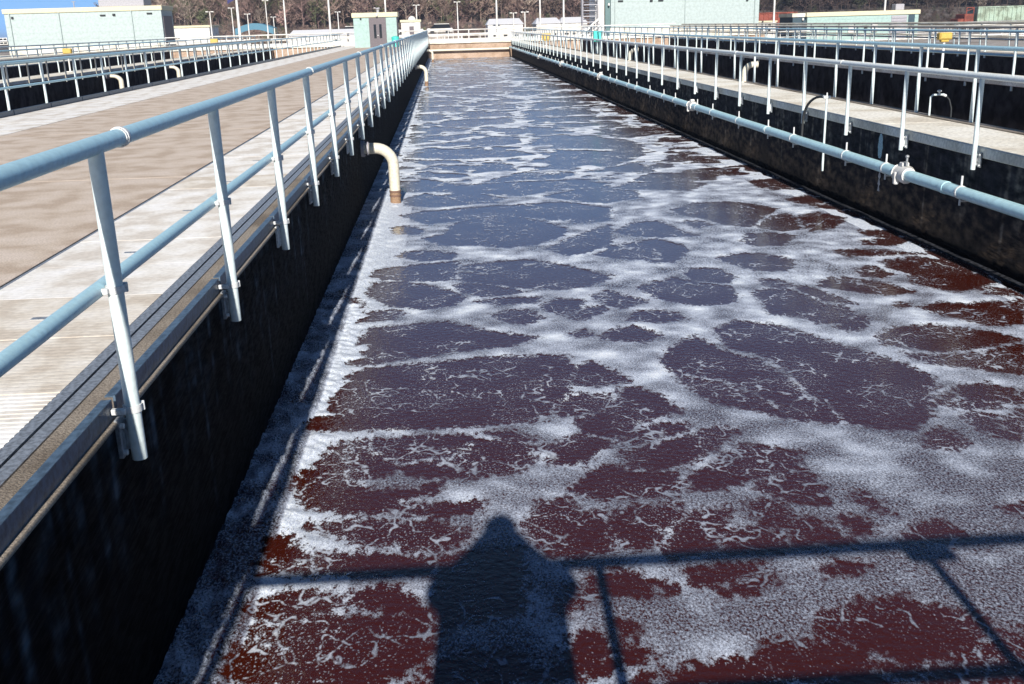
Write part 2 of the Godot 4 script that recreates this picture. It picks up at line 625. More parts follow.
func make_patches() -> void:
	patch([-118, 649, -87, 701, -82, 651, -63, 629, -29, 627, -15, 637, -20, 621, -48, 613, -43, 608, -10, 601, 13, 606, 8, 591, -10, 586, -37, 591, -76, 599, -100, 609])
	patch([-100, 584, -64, 587, -19, 577, -2, 568, 0, 554, -15, 543, -36, 545, -41, 557, -58, 554, -68, 558, -74, 570, -85, 571])
	patch([-89, 547, -57, 543, -36, 537, -15, 532, -27, 517, -84, 524, -89, 534])
	patch([-119, 555, -119, 566, -107, 573, -104, 557, -90, 543, -102, 538, -115, 543])
	patch([-117, 527, -117, 539, -93, 535, -88, 522])
	patch([-116, 492, -99, 506, -73, 501, -71, 488, -79, 481, -93, 474, -112, 479])
	patch([-62, 500, -44, 506, -32, 493, -27, 482, -37, 476, -51, 484, -63, 491])
	patch([-118, 449, -110, 458, -93, 448, -85, 458, -73, 462, -59, 472, -46, 474, -18, 481, -16, 457, -25, 433, -28, 428, -48, 418, -77, 421, -110, 424, -118, 434])
	patch([-111, 472, -92, 470, -79, 477, -66, 479, -65, 469, -78, 457, -92, 453, -105, 460])
	patch([-15, 534, 32, 538, 27, 466, 0, 465, -15, 457])
	patch([-18, 427, 0, 437, 24, 434, 23, 410, -21, 415])
	patch([29, 706, 52, 690, 51, 664, 41, 650, 26, 643])
	patch([63, 675, 70, 688, 93, 685, 90, 663, 76, 655, 64, 657])
	patch([72, 615, 90, 641, 108, 648, 126, 625, 143, 612, 137, 597, 107, 598, 84, 600])
	patch([44, 580, 49, 599, 67, 600, 74, 579, 88, 582, 86, 553, 85, 532, 60, 520, 42, 545, 35, 569])
	patch([97, 581, 114, 586, 137, 586, 132, 562, 117, 555, 115, 537, 103, 529, 94, 535, 87, 563])
	patch([122, 540, 140, 571, 167, 578, 159, 550, 145, 529, 118, 519, 116, 528])
	patch([159, 550, 177, 548, 188, 537, 183, 525, 153, 520, 153, 532])
	patch([180, 581, 203, 586, 192, 550, 181, 561])
	patch([78, 506, 95, 506, 102, 482, 94, 480, 75, 485])
	patch([103, 493, 115, 486, 110, 481])
	patch([124, 502, 144, 506, 164, 506, 157, 497, 134, 486, 123, 489])
	patch([137, 475, 142, 483, 168, 492, 166, 486, 152, 477])
	patch([46, 415, 46, 432, 51, 444, 62, 449, 68, 439, 65, 418, 54, 411])
	patch([73, 435, 85, 431, 84, 422, 72, 421])
	patch([77, 459, 85, 443, 76, 446])
	patch([93, 403, 102, 412, 116, 416, 134, 417, 129, 400])
	patch([46, 467, 55, 491, 63, 483, 70, 505, 70, 482, 54, 473, 49, 463])
	patch([141, 422, 154, 431, 143, 398, 136, 403])
	patch([216, 672, 236, 651, 226, 630, 200, 619])
	patch([196, 606, 232, 627, 235, 606, 228, 575, 211, 580, 194, 600])
	patch([190, 585, 203, 583, 205, 568, 198, 547, 179, 550])
	patch([203, 556, 215, 557, 225, 522, 214, 525, 197, 538])
	patch([233, 555, 241, 554, 245, 540, 238, 535, 231, 541])
	patch([260, 522, 275, 541, 288, 544, 294, 525, 284, 517])
	patch([177, 443, 184, 452, 210, 462, 230, 462, 236, 455, 259, 444, 260, 431, 248, 423, 236, 415, 224, 411, 210, 409, 200, 419, 188, 426, 173, 433])
	patch([137, 408, 146, 428, 154, 431, 178, 427, 190, 420, 191, 405, 175, 401, 134, 400])
	patch([268, 429, 276, 426, 269, 415, 262, 422])
	patch([228, 390, 242, 397, 260, 398, 254, 387])
	patch([200, 498, 216, 502, 223, 499, 209, 489, 199, 488])
	patch([252, 588, 258, 587, 263, 559, 253, 572])
	patch([176, 539, 190, 542, 183, 520, 169, 518])
	patch([195, 536, 206, 531, 199, 523, 190, 524])
	patch([340, 666, 365, 663, 359, 651, 346, 646, 332, 654])
	patch([337, 557, 351, 561, 342, 545])
	patch([-101, 902, -102, 948, -86, 1020, -55, 1025, -12, 1029, 37, 986, 79, 961, 53, 938, 1, 928, -23, 919, -58, 908, -80, 899])
	patch([-117, 744, -120, 807, -111, 858, -80, 887, -38, 893, 0, 899, 38, 906, 64, 906, 88, 886, 79, 780, 66, 740, 21, 737, -21, 737, -76, 740])
	patch([-111, 655, -89, 718, -81, 652])
	patch([-78, 651, -82, 715, -72, 719, -64, 687, -46, 666, -60, 647])
	patch([-66, 718, -38, 722, 8, 717, 5, 698, -9, 680, -29, 683, -44, 670, -56, 686])
	patch([12, 708, 48, 698, 50, 673, 35, 651, 6, 641, -36, 651, -44, 665, -9, 675, 7, 693])
	patch([21, 723, 39, 723, 54, 703, 40, 699])
	patch([77, 905, 99, 898, 105, 862, 94, 826, 91, 803, 79, 775, 64, 762])
	patch([108, 869, 122, 879, 147, 821, 127, 815, 111, 814, 95, 823])
	patch([80, 747, 80, 772, 95, 795, 124, 791, 122, 769, 112, 755, 93, 749])
	patch([137, 803, 147, 805, 164, 786, 172, 747, 137, 725, 117, 698, 93, 712, 90, 740, 115, 752, 132, 784])
	patch([116, 688, 134, 712, 145, 722, 173, 718, 169, 707, 154, 698, 127, 684])
	patch([61, 690, 92, 707, 110, 688, 93, 671, 66, 659, 64, 674])
	patch([117, 672, 159, 690, 197, 709, 206, 702, 188, 678, 161, 648, 138, 641, 122, 646, 115, 658])
	patch([152, 622, 176, 646, 204, 676, 223, 664, 238, 655, 230, 639, 203, 620, 178, 610, 165, 604, 149, 607])
	patch([87, 643, 104, 650, 120, 634, 146, 631, 144, 614, 119, 611, 97, 620])
	patch([197, 608, 218, 620, 231, 625, 235, 605, 229, 596, 197, 600])
	patch([183, 1005, 206, 1038, 228, 1029, 237, 1006, 205, 1001])
	patch([113, 966, 128, 978, 136, 958, 120, 956])
	patch([142, 944, 155, 974, 179, 985, 194, 963, 200, 949, 180, 929, 160, 941])
	patch([185, 865, 200, 904, 231, 944, 242, 902, 252, 880, 269, 861, 277, 829, 279, 787, 283, 751, 260, 723, 253, 761, 230, 811, 205, 832, 191, 838])
	patch([190, 831, 202, 822, 228, 801, 248, 752, 256, 721, 235, 739, 208, 761, 195, 792])
	patch([257, 959, 286, 986, 318, 968, 345, 926, 335, 880, 292, 762, 289, 795, 287, 847, 277, 880, 257, 900])
	patch([323, 960, 338, 931, 367, 879, 390, 836, 401, 800, 396, 776, 381, 757, 367, 731, 359, 710, 334, 688, 313, 693, 295, 706, 294, 719, 294, 740, 287, 776, 289, 840, 289, 854])
	patch([278, 821, 283, 776, 291, 735, 285, 707, 257, 718, 248, 725])
	patch([404, 913, 434, 942, 473, 945, 496, 928, 517, 912, 530, 882, 508, 877, 468, 864, 441, 861, 417, 879, 402, 889])
	patch([407, 862, 434, 851, 467, 853, 524, 871, 480, 792, 450, 810, 416, 832])
	patch([405, 760, 418, 773, 439, 776, 452, 756, 430, 733, 407, 742])
	patch([390, 730, 403, 740, 425, 731, 422, 720, 396, 721])
	patch([385, 707, 397, 716, 407, 704, 398, 680, 410, 673, 404, 655, 392, 661, 386, 679])
	patch([407, 693, 437, 716, 413, 673, 403, 682])
	patch([436, 738, 458, 752, 443, 726, 433, 730])
	patch([336, 664, 348, 681, 358, 686, 363, 658, 358, 650, 345, 646])
	patch([492, 1007, 518, 1023, 541, 1009, 543, 970, 537, 931, 517, 951, 497, 978])
	patch([549, 1013, 574, 1019, 591, 991, 567, 948, 548, 942, 545, 970])
	patch([378, 951, 418, 990, 424, 985, 398, 939, 382, 937])
	patch([466, 1022, 480, 1030, 483, 1019, 469, 1009])
	patch([371, 730, 388, 750, 379, 734])
	patch([396, 755, 400, 757, 384, 725])
	patch([-100, 1159, -97, 1212, -68, 1218, -34, 1194, -5, 1162, 12, 1126, -5, 1095, -35, 1086, -72, 1104])
	patch([-114, 1264, -88, 1290, -43, 1306, 0, 1314, 6, 1281, 1, 1215, -24, 1213, -58, 1219, -106, 1241])
	patch([6, 1251, 14, 1287, 53, 1304, 97, 1309, 136, 1273, 169, 1229, 187, 1190, 155, 1155, 122, 1145, 79, 1161, 41, 1190, 12, 1204])
	patch([2, 1188, 28, 1190, 59, 1165, 84, 1144, 61, 1132, 32, 1127, 11, 1153])
	patch([-74, 1361, -60, 1390, -26, 1387, 6, 1363, -4, 1331, -40, 1324])
	patch([-94, 1559, -74, 1582, -42, 1538, -55, 1509, -84, 1519])
	patch([-2, 1563, 34, 1626, 87, 1639, 144, 1579, 172, 1505, 160, 1455, 111, 1397, 73, 1390, 35, 1412, -11, 1421, -43, 1475, -6, 1509])
	patch([-80, 1675, -47, 1706, 18, 1719, 74, 1734, 121, 1737, 175, 1671, 165, 1574, 121, 1619, 70, 1648, 7, 1607, -40, 1589])
	patch([131, 1741, 193, 1750, 263, 1678, 244, 1558, 191, 1546, 170, 1585, 174, 1658])
	patch([-84, 1842, -45, 1896, -10, 1856, 37, 1756, -19, 1741, -76, 1767])
	patch([-10, 1871, 41, 1892, 97, 1807, 75, 1762, 37, 1762])
	patch([-94, 1974, -20, 1974, 87, 2001, 151, 2004, 248, 1998, 295, 1950, 215, 1900, 127, 1824, 89, 1848, 31, 1910, -81, 1920])
	patch([166, 1815, 233, 1879, 300, 1914, 269, 1718, 217, 1750])
	patch([127, 1367, 179, 1452, 240, 1524, 219, 1386, 184, 1344, 156, 1326])
	patch([-112, 1062, -100, 1077, -68, 1088, -56, 1070, -69, 1048, -104, 1043])
	patch([41, 1049, 57, 1068, 77, 1065, 90, 1030, 73, 1009, 51, 1021])
	patch([94, 1079, 117, 1105, 141, 1095, 133, 1056, 113, 1037, 100, 1056])
	patch([122, 1025, 139, 1060, 161, 1068, 162, 1051, 131, 1016])
	patch([22, 1108, 51, 1119, 97, 1114, 86, 1092, 49, 1092])
	patch([-120, 1102, -114, 1137, -103, 1117, -104, 1088])
	patch([212, 1139, 235, 1161, 265, 1176, 291, 1147, 315, 1128, 311, 1078, 295, 1052, 259, 1054, 231, 1080])
	patch([281, 1195, 295, 1221, 326, 1220, 335, 1171, 319, 1143, 286, 1166])
	patch([335, 1087, 348, 1109, 378, 1104, 392, 1053, 391, 1036, 412, 1027, 411, 995, 388, 963, 364, 967, 360, 987, 329, 1008, 336, 1051])
	patch([388, 1115, 403, 1112, 422, 1054, 425, 1031, 401, 1046])
	patch([363, 1153, 380, 1150, 390, 1121, 373, 1109, 359, 1126])
	patch([342, 1275, 367, 1292, 402, 1289, 425, 1260, 426, 1220, 400, 1191, 369, 1201, 349, 1242])
	patch([403, 1369, 425, 1419, 464, 1415, 480, 1392, 445, 1333, 408, 1335])
	patch([360, 1631, 410, 1687, 475, 1686, 525, 1608, 465, 1511, 439, 1468, 412, 1489, 386, 1551, 365, 1592])
	patch([449, 1460, 498, 1551, 530, 1556, 507, 1437, 476, 1429])
	patch([539, 1542, 573, 1564, 599, 1506, 556, 1438, 517, 1419, 521, 1466])
	patch([190, 1320, 221, 1376, 263, 1396, 289, 1410, 314, 1349, 316, 1322, 280, 1263, 258, 1259, 249, 1284, 228, 1288])
	patch([240, 1470, 281, 1538, 316, 1543, 346, 1419, 298, 1418, 262, 1435])
	patch([174, 1367, 182, 1431, 228, 1422, 198, 1371, 174, 1335])
	patch([147, 1156, 157, 1231, 193, 1203, 169, 1173])
	patch([155, 1110, 176, 1132, 210, 1077, 181, 1054, 169, 1067])
	patch([179, 1006, 194, 1040, 217, 1039, 237, 1004, 206, 996])
	patch([422, 1129, 447, 1145, 470, 1127, 451, 1079, 433, 1107])
	patch([565, 1901, 600, 1910, 637, 1832, 612, 1789, 561, 1817])
	patch([566, 1693, 611, 1712, 638, 1622, 637, 1570, 609, 1615, 575, 1650])
	patch([497, 1288, 534, 1290, 522, 1258, 504, 1270])
	patch([356, 1534, 381, 1529, 389, 1494, 362, 1471])
	patch([234, 1830, 282, 1884, 335, 1838, 329, 1763, 266, 1719, 223, 1743])
	patch([292, 1881, 353, 1936, 450, 1947, 478, 1887, 430, 1816, 362, 1848])
	patch([417, 1112, 459, 1144, 493, 1118, 509, 1068, 478, 1060, 445, 1084])
	patch([489, 1182, 511, 1200, 521, 1155, 501, 1137, 481, 1151])
	patch([535, 1219, 586, 1238, 632, 1179, 619, 1096, 553, 1060, 525, 1103, 542, 1151, 531, 1185])
	patch([488, 1010, 520, 1021, 566, 997, 610, 1024, 560, 936, 524, 934, 498, 976])
	patch([583, 1083, 614, 1068, 623, 1048, 614, 1032, 580, 1050])
	patch([580, 1413, 625, 1404, 633, 1343, 611, 1319, 580, 1383])
	patch([558, 1344, 596, 1350, 611, 1319, 583, 1306, 553, 1317])
	patch([502, 1287, 562, 1283, 602, 1250, 506, 1253])
	patch([568, 1691, 615, 1724, 630, 1575, 597, 1594])
	patch([567, 1909, 619, 1923, 631, 1815, 577, 1789])


# ---------------------------------------------------------------- railings
# a pipe railing that runs away from (x, z0): posts every step, a top rail, perhaps a mid rail; x_out says on which side the water lies
func railing(label: String, group: String, x: float, z0: float, z1: float, first: float, step: float, base_y: float, top: float, low: float, mid: float, rr: float, pr: float, rail_m: Material, post_m: Material, out := 1.0, plates := 0, toe := 0.0) -> Node3D:
	var o := thing("pipe_railing", label, "railing", P(x, base_y, z0), group)
	var s := Shape.new()
	s.tube(Vector3(0, top - base_y, 0), Vector3(0, top - base_y, z1 - z0), rr, 14)
	part("top_rail", s, rail_m, o)
	if mid < 0.0:
		s = Shape.new()
		s.tube(Vector3(-out * 0.07, mid - base_y, 0), Vector3(-out * 0.07, mid - base_y, z1 - z0), pr * 0.95, 12)
		part("mid_rail", s, rail_m, o)
	var post := Shape.new()
	post.tube(Vector3(0, low - base_y, 0), Vector3(0, top - base_y - rr * 0.5, 0), pr, 12)
	var post_mesh := post.done()
	var plate := Shape.new()
	plate.cbox(Vector3(-out * 0.055 - 0.012, -0.23, -0.075), Vector3(-out * 0.055 + 0.012, -0.05, -0.005), 0.003)
	plate.box(Vector3(-0.05 if out > 0 else 0.0, -0.21, -0.012), Vector3(0.0 if out > 0 else 0.05, -0.07, 0.012))
	var plate_mesh := plate.done()
	var bolts := Shape.new()
	bolts.tube(Vector3(-out * 0.045, 0, -0.062), Vector3(-out * 0.028, 0, -0.062), 0.013, 6)
	var bolt_mesh := bolts.done()
	var ring := Shape.new()
	ring.tube(Vector3(0, -0.016, 0), Vector3(0, 0.016, 0), pr + 0.007, 14)
	ring.cbox(Vector3(-out * 0.05 - 0.03, -0.013, -0.06), Vector3(-out * 0.05 + 0.035, 0.013, -0.03), 0.004)
	ring.cbox(Vector3(0.025, -0.022, 0.02), Vector3(0.045, 0.022, 0.032), 0.003)
	var ring_mesh := ring.done()
	var sleeve := Shape.new()
	sleeve.tube(Vector3(0, 0, -0.03), Vector3(0, 0, 0.03), rr + 0.004, 14)
	sleeve.tube(Vector3(0, 0, -0.012), Vector3(0, 0, 0.012), rr + 0.008, 14)
	var sleeve_mesh := sleeve.done()
	var toe_s := Shape.new()
	toe_s.cbox(Vector3(-out * 0.085 - 0.006, 0.0, 0.03), Vector3(-out * 0.085 + 0.006, toe, step - 0.02), 0.002)
	toe_s.box(Vector3(-out * 0.085 - (0.04 if out > 0 else -0.006), toe - 0.008, 0.03), Vector3(-out * 0.085 + (-0.006 if out > 0 else 0.04), toe - 0.002, step - 0.02))
	var toe_mesh := toe_s.done() if toe > 0.0 else null
	var z := first
	var k := 0
	while z < z1 - 0.05:
		var p := part("post", post_mesh, post_m, o, P(0, 0, z - z0))
		if k < plates:
			var b := part("base_plate", plate_mesh, M.steel if k % 3 else M.clamp, p)
			b.position = P(0, low - base_y + 0.26, 0)
			if k < 9:
				for y in [-0.205, -0.08]:
					part("bolt", bolt_mesh, M.clamp, p, P(0, low - base_y + 0.26 + y, 0))
			if mid < 0.0:
				part("clamp", ring_mesh, M.clamp, p, P(0, mid - base_y, 0))
			if toe > 0.0:
				part("clamp", ring_mesh, M.clamp, p, P(0, toe * 0.45, 0))
		if toe_mesh and z + step < z1:
			part("toe_board", toe_mesh, M.toe, o, P(0, 0, z - z0))
		if plates > 0 and k % 3 == 1 and k < 20:
			part("rail_sleeve", sleeve_mesh, M.clamp, o, P(0, top - base_y, z - z0 + 0.34))
		z += step
		k += 1
	return o


# a railing that runs across, from x0 to x1 at depth z
func cross_railing(label: String, group: String, x0: float, x1: float, z: float, base_y: float, step: float, height: float, m: Material) -> void:
	var o := thing("cross_railing", label, "railing", P(x0, base_y, z), group)
	var s := Shape.new()
	s.tube(Vector3(0, height, 0), Vector3(x1 - x0, height, 0), 0.045, 8)
	part("top_rail", s, m, o)
	s = Shape.new()
	s.tube(Vector3(0, height * 0.52, 0), Vector3(x1 - x0, height * 0.52, 0), 0.035, 8)
	part("mid_rail", s, m, o)
	s = Shape.new()
	s.box(Vector3(0, 0.02, -0.01), Vector3(x1 - x0, 0.14, 0.01))
	part("toe_board", s, m, o)
	s = Shape.new()
	s.tube(Vector3(0, -0.1, 0), Vector3(0, height, 0), 0.035, 8)
	var pm := s.done()
	var x := 0.0
	while x <= x1 - x0 + 0.01:
		part("post", pm, m, o, P(x, 0, 0))
		x += step


# ---------------------------------------------------------------- walls and decks
func stained_texture(sd: int, upper: Color, lower: Color, streak: Color, step: float, length: float) -> ImageTexture:
	var w := 1024
	var h := 160
	var col := PackedFloat32Array()
	var run := PackedFloat32Array()
	col.resize(w); run.resize(w)
	var f := noise(0.05, 3, sd)
	var g := noise(0.012, 3, sd + 1)
	for x in w:
		var along := float(x) / w
		var edge := minf(along, 1.0 - along) * 24.0
		var k := clampf(edge, 0.0, 1.0)
		col[x] = (maxf(0.0, f.get_noise_2d(x, 0)) * 2.2 + maxf(0.0, g.get_noise_2d(x, 50.0)) * 0.9) * k
		run[x] = 0.35 + 0.6 * absf(g.get_noise_2d(x, 99.0)) + 0.2 * f.get_noise_2d(x, 200.0)
	var px := int(step / length * w)
	var q := px / 2
	while q < w - 6:
		for i in range(-3, 4):
			col[q + i] += 0.8 - absf(i) * 0.2
			run[q + i] = 1.0
		q += px
	var mott := noise(0.035, 4, sd + 2)
	var b := PackedByteArray()
	b.resize(w * h * 3)
	for y in h:
		var v := float(y) / h
		for x in w:
			var e := minf(x, w - x) / 40.0
			var mo := mott.get_noise_2d(x, y * 1.4) * clampf(e, 0.0, 1.0)
			var c := upper.lerp(lower, smoothstep(0.35, 0.85, v + mo * 0.3))
			var s := col[x] * (1.0 - smoothstep(run[x] * 0.6, run[x] + 0.1, v)) * (0.7 + mo)
			c = c.lerp(streak, clampf(s * 0.55, 0.0, 0.8))
			c = c * (1.0 + mo * 0.45)
			if v > 0.88:
				c = c.lerp(Color(0.03, 0.035, 0.05), smoothstep(0.88, 0.93, v + mo * 0.04))
			var at := (y * w + x) * 3
			b[at] = clampi(int(c.r * 255.0), 0, 255)
			b[at + 1] = clampi(int(c.g * 255.0), 0, 255)
			b[at + 2] = clampi(int(c.b * 255.0), 0, 255)
	return ImageTexture.create_from_image(Image.create_from_data(w, h, false, Image.FORMAT_RGB8, b))


func basin_wall(label: String, face_x: float, back_x: float, top: float, m: Material, length: float, group := "") -> Node3D:
	var o := thing("basin_wall", label, "wall", P(face_x, WATER_Y, NEAR_Z), group)
	var s := Shape.new()
	var y1 := top - WATER_Y
	var L := FAR_Z - NEAR_Z
	var fn := Vector3.RIGHT if face_x > back_x else Vector3.LEFT
	var bx := back_x - face_x
	s.quad(Vector3(0, 0, 0), Vector3(0, y1, 0), Vector3(0, y1, L), Vector3(0, 0, L), fn, Vector2(0, 1), Vector2(0, 0), Vector2(L / length, 0), Vector2(L / length, 1))
	s.quad(Vector3(0, -1, 0), Vector3(0, 0, 0), Vector3(0, 0, L), Vector3(0, -1, L), fn, Vector2(0, 1), Vector2(0, 0.95), Vector2(L / length, 0.95), Vector2(L / length, 1))
	s.quad(Vector3(bx, -1, 0), Vector3(bx, y1, 0), Vector3(bx, y1, L), Vector3(bx, -1, L), -fn, Vector2(0, 1), Vector2(0, 0), Vector2(L / length, 0), Vector2(L / length, 1))
	s.quad(Vector3(0, y1, 0), Vector3(bx, y1, 0), Vector3(bx, y1, L), Vector3(0, y1, L), Vector3.UP, Vector2(0, 0), Vector2(0, 0.02), Vector2(L / length, 0.02), Vector2(L / length, 0))
	s.quad(Vector3(0, -1, 0), Vector3(bx, -1, 0), Vector3(bx, y1, 0), Vector3(0, y1, 0), Vector3(0, 0, -1))
	s.quad(Vector3(0, -1, L), Vector3(bx, -1, L), Vector3(bx, y1, L), Vector3(0, y1, L), Vector3(0, 0, 1))
	part("wall_face", s, m, o)
	return o


func panel_mesh(w: float, len: float, ribs: int, deep: float, lean: float) -> ArrayMesh:
	var s := Shape.new()
	s.box(Vector3(0, -0.04, 0), Vector3(w, -deep, len - 0.006))
	var p := (len - 0.006) / ribs
	for i in ribs:
		var a := i * p
		s.quad(Vector3(0, -deep, a), Vector3(w, -deep, a), Vector3(w, 0, a + p * 0.16), Vector3(0, 0, a + p * 0.16), Vector3(0, 1, -lean).normalized())
		s.quad(Vector3(0, 0, a + p * 0.16), Vector3(w, 0, a + p * 0.16), Vector3(w, 0, a + p * 0.72), Vector3(0, 0, a + p * 0.72), Vector3.UP)
		s.quad(Vector3(0, 0, a + p * 0.72), Vector3(w, 0, a + p * 0.72), Vector3(w, -deep, a + p * 0.88), Vector3(0, -deep, a + p * 0.88), Vector3(0, 1, lean).normalized())
	return s.done()


func make_decks() -> void:
	# the wide deck on the left
	var deck := root_structure("concrete_deck")
	var slab := Shape.new()
	slab.cbox(Vector3(-7.62, -0.25, 0), Vector3(-3.07, 0, 5.988), 0.003)
	var slab_mesh := slab.done()
	var z := -5.8
	var k := 0
	while z < FAR_Z - 6.0:
		part("slab", slab_mesh, M.tan, deck, P(0, DECK_Y + 0.004, z))
		z += 6.0
		k += 1
	var s := Shape.new()
	s.box(Vector3(-9.5, -1.9, -6), Vector3(-1.76, DECK_Y - 0.06, FAR_Z))
	part("deck_base", s, M.rough_concrete, deck)
	s = Shape.new()
	s.box(Vector3(-1.80, DECK_Y - 0.07, -6), Vector3(-1.735, DECK_Y + 0.004, FAR_Z))
	s.box(Vector3(-1.875, DECK_Y - 0.07, -6), Vector3(-1.812, DECK_Y + 0.008, FAR_Z))
	s.box(Vector3(-3.06, DECK_Y - 0.07, -6), Vector3(-3.025, DECK_Y - 0.002, FAR_Z))
	part("edge_angle", s, M.steel, deck)
	var flat := Shape.new()
	flat.cbox(Vector3(0, -0.04, 0), Vector3(1.14, 0, 0.924), 0.002)
	var meshes := [panel_mesh(1.14, 0.93, 17, 0.003, 0.37), flat.done(), panel_mesh(1.14, 0.93, 17, 0.0008, 0.10)]
	z = NEAR_Z - 3.9
	k = 0
	while z < FAR_Z - 0.9:
		var worn := k % 11 == 5 or (z > 4.4 and z < 6.2)
		var p := part("cover_panel", meshes[0] if z < 4.4 else meshes[2] if z < 20.0 else meshes[1], M.panel_worn if worn else M.panel, deck, P(-3.02, DECK_Y + 0.006 + 0.0006 * float((k * 5) % 3 - 1), z))
		if z < 20.0 and k % 2 == 0:
			var hl := Shape.new()
			hl.box(Vector3(0.50, -0.001, 0.40), Vector3(0.62, 0.003, 0.45))
			part("lifting_slot", hl, M.steel, p)
		z += 0.93
		k += 1
	var fp := Shape.new()
	fp.cbox(Vector3(0, -0.04, 0), Vector3(1.66, 0, 1.855), 0.002)
	var far_panel := fp.done()
	z = -5.0
	while z < FAR_Z - 1.8:
		part("cover_panel", far_panel, M.panel, deck, P(-9.30, DECK_Y + 0.005 + 0.001 * float((k * 7) % 3 - 1), z))
		z += 1.86
		k += 1
	# walls of the basin in the middle
	var lm := StandardMaterial3D.new()
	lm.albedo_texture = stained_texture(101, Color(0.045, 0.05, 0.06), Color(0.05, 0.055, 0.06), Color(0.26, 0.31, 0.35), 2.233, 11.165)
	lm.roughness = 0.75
	var rm := StandardMaterial3D.new()
	rm.albedo_texture = stained_texture(131, Color(0.17, 0.17, 0.19), Color(0.31, 0.265, 0.225), Color(0.44, 0.41, 0.37), 2.0345, 10.17)
	rm.roughness = 0.8
	for m in [lm, rm]:
		m.normal_enabled = true
		m.normal_texture = shared_tex("bump 0.03", func(): return noise_tex(0.03 * 1.7, 4, 8, [], 3.0))
		m.normal_scale = 0.8
		m.metallic_specular = 0.12
	M.left_wall = lm
	M.right_wall = rm
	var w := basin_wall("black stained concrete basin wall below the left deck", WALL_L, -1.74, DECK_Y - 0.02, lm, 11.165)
	s = Shape.new()
	s.cbox(Vector3(-0.235, 0, -0.2), Vector3(0.015, 0.022, FAR_Z - NEAR_Z), 0.008)
	part("edge_band", s, M.rough_concrete, w, P(0, DECK_Y - 0.02 - WATER_Y, 0))
	w = basin_wall("dark brown stained basin wall carrying the long teal air pipe", WALL_R, 6.75, WALK_Y - 0.14, rm, 10.17)
	s = Shape.new()
	s.cbox(Vector3(-0.09, -0.5, 0), Vector3(0.05, 0.018, FAR_Z - NEAR_Z), 0.01)
	part("dark_ledge", s, M.ledge_dark, w)  # ledge added to give the dark strip along the waterline
	# the narrow walkway on the right, and the ones beyond
	var strips := [[6.37, 7.62, "walkway"], [13.0, 14.2, "walkway"], [21.3, 22.5, "walkway"], [-17.3, -15.96, "walkway"]]
	for b in strips:
		var o := root_structure(b[2])
		s = Shape.new()
		s.cbox(Vector3(b[0], -0.13, 0), Vector3(b[1], 0, 4.985), 0.012)
		var mesh := s.done()
		z = NEAR_Z - 0.2
		while z < FAR_Z:
			part("slab", mesh, M.walk, o, P(0, WALK_Y, z))
			z += 4.99
		s = Shape.new()
		s.box(Vector3(b[0] + 0.07, -4.2, NEAR_Z - 0.2), Vector3(b[1] - 0.04, WALK_Y - 0.135, FAR_Z))
		if b[0] != 6.37:
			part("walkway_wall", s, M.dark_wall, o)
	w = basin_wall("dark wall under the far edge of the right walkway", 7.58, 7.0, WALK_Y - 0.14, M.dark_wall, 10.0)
	s = Shape.new()
	s.cbox(Vector3(7.45, WALK_Y + 0.002, NEAR_Z), Vector3(7.64, WALK_Y + 0.02, FAR_Z), 0.006)
	part("dirty_edge", s, M.rough_concrete, w, -w.position)
	# the end wall across the far end, with its footbridge
	w = thing("end_wall", "sunlit tan wall closing the far end of the basin", "wall", P(-9.4, -4, FAR_Z))
	s = Shape.new()
	s.box(Vector3(-16, 0, 0), Vector3(40, 2.36, 1.6))
	part("wall_face", s, M.far_wall, w)
	s = Shape.new()
	s.cbox(Vector3(-16, 2.365, -0.15), Vector3(40, 2.44, 1.7), 0.01)
	part("coping", s, M.walk, w)
	# the walkway the viewer stands on, across the near end
	var near := root_structure("near_walkway")
	s = Shape.new()
	s.cbox(Vector3(-1.72, -0.3, -2.2), Vector3(9.0, 0, 0.12), 0.01)
	part("slab", s, M.walk, near, P(0, DECK_Y, 0))
	s = Shape.new()
	s.box(Vector3(-25, -4.2, -6.0), Vector3(31, DECK_Y - 0.31, 0.1))
	part("end_wall", s, M.dark_wall, near)
	# decks beyond the outer basins, and the ground
	s = Shape.new()
	s.box(Vector3(-70, -4.2, -6), Vector3(-25.26, DECK_Y, 103))
	struct("outer_deck", s, M.walk)
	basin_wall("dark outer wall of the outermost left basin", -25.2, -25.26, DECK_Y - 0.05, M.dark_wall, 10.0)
	s = Shape.new()
	s.box(Vector3(22.45, -4.2, -6), Vector3(75, -2.6, 103))
	struct("outer_deck", s, M.grade)
	s = Shape.new()
	for q in [[-600, 600, 101.5, 700], [-600, -69.9, -300, 101.5], [74.9, 600, -300, 101.5], [-69.9, 74.9, -300, -5.9]]:
		s.quad(Vector3(q[0], -2.6, q[2]), Vector3(q[1], -2.6, q[2]), Vector3(q[1], -2.6, q[3]), Vector3(q[0], -2.6, q[3]), Vector3.UP)
	struct("ground", s, M.grade)


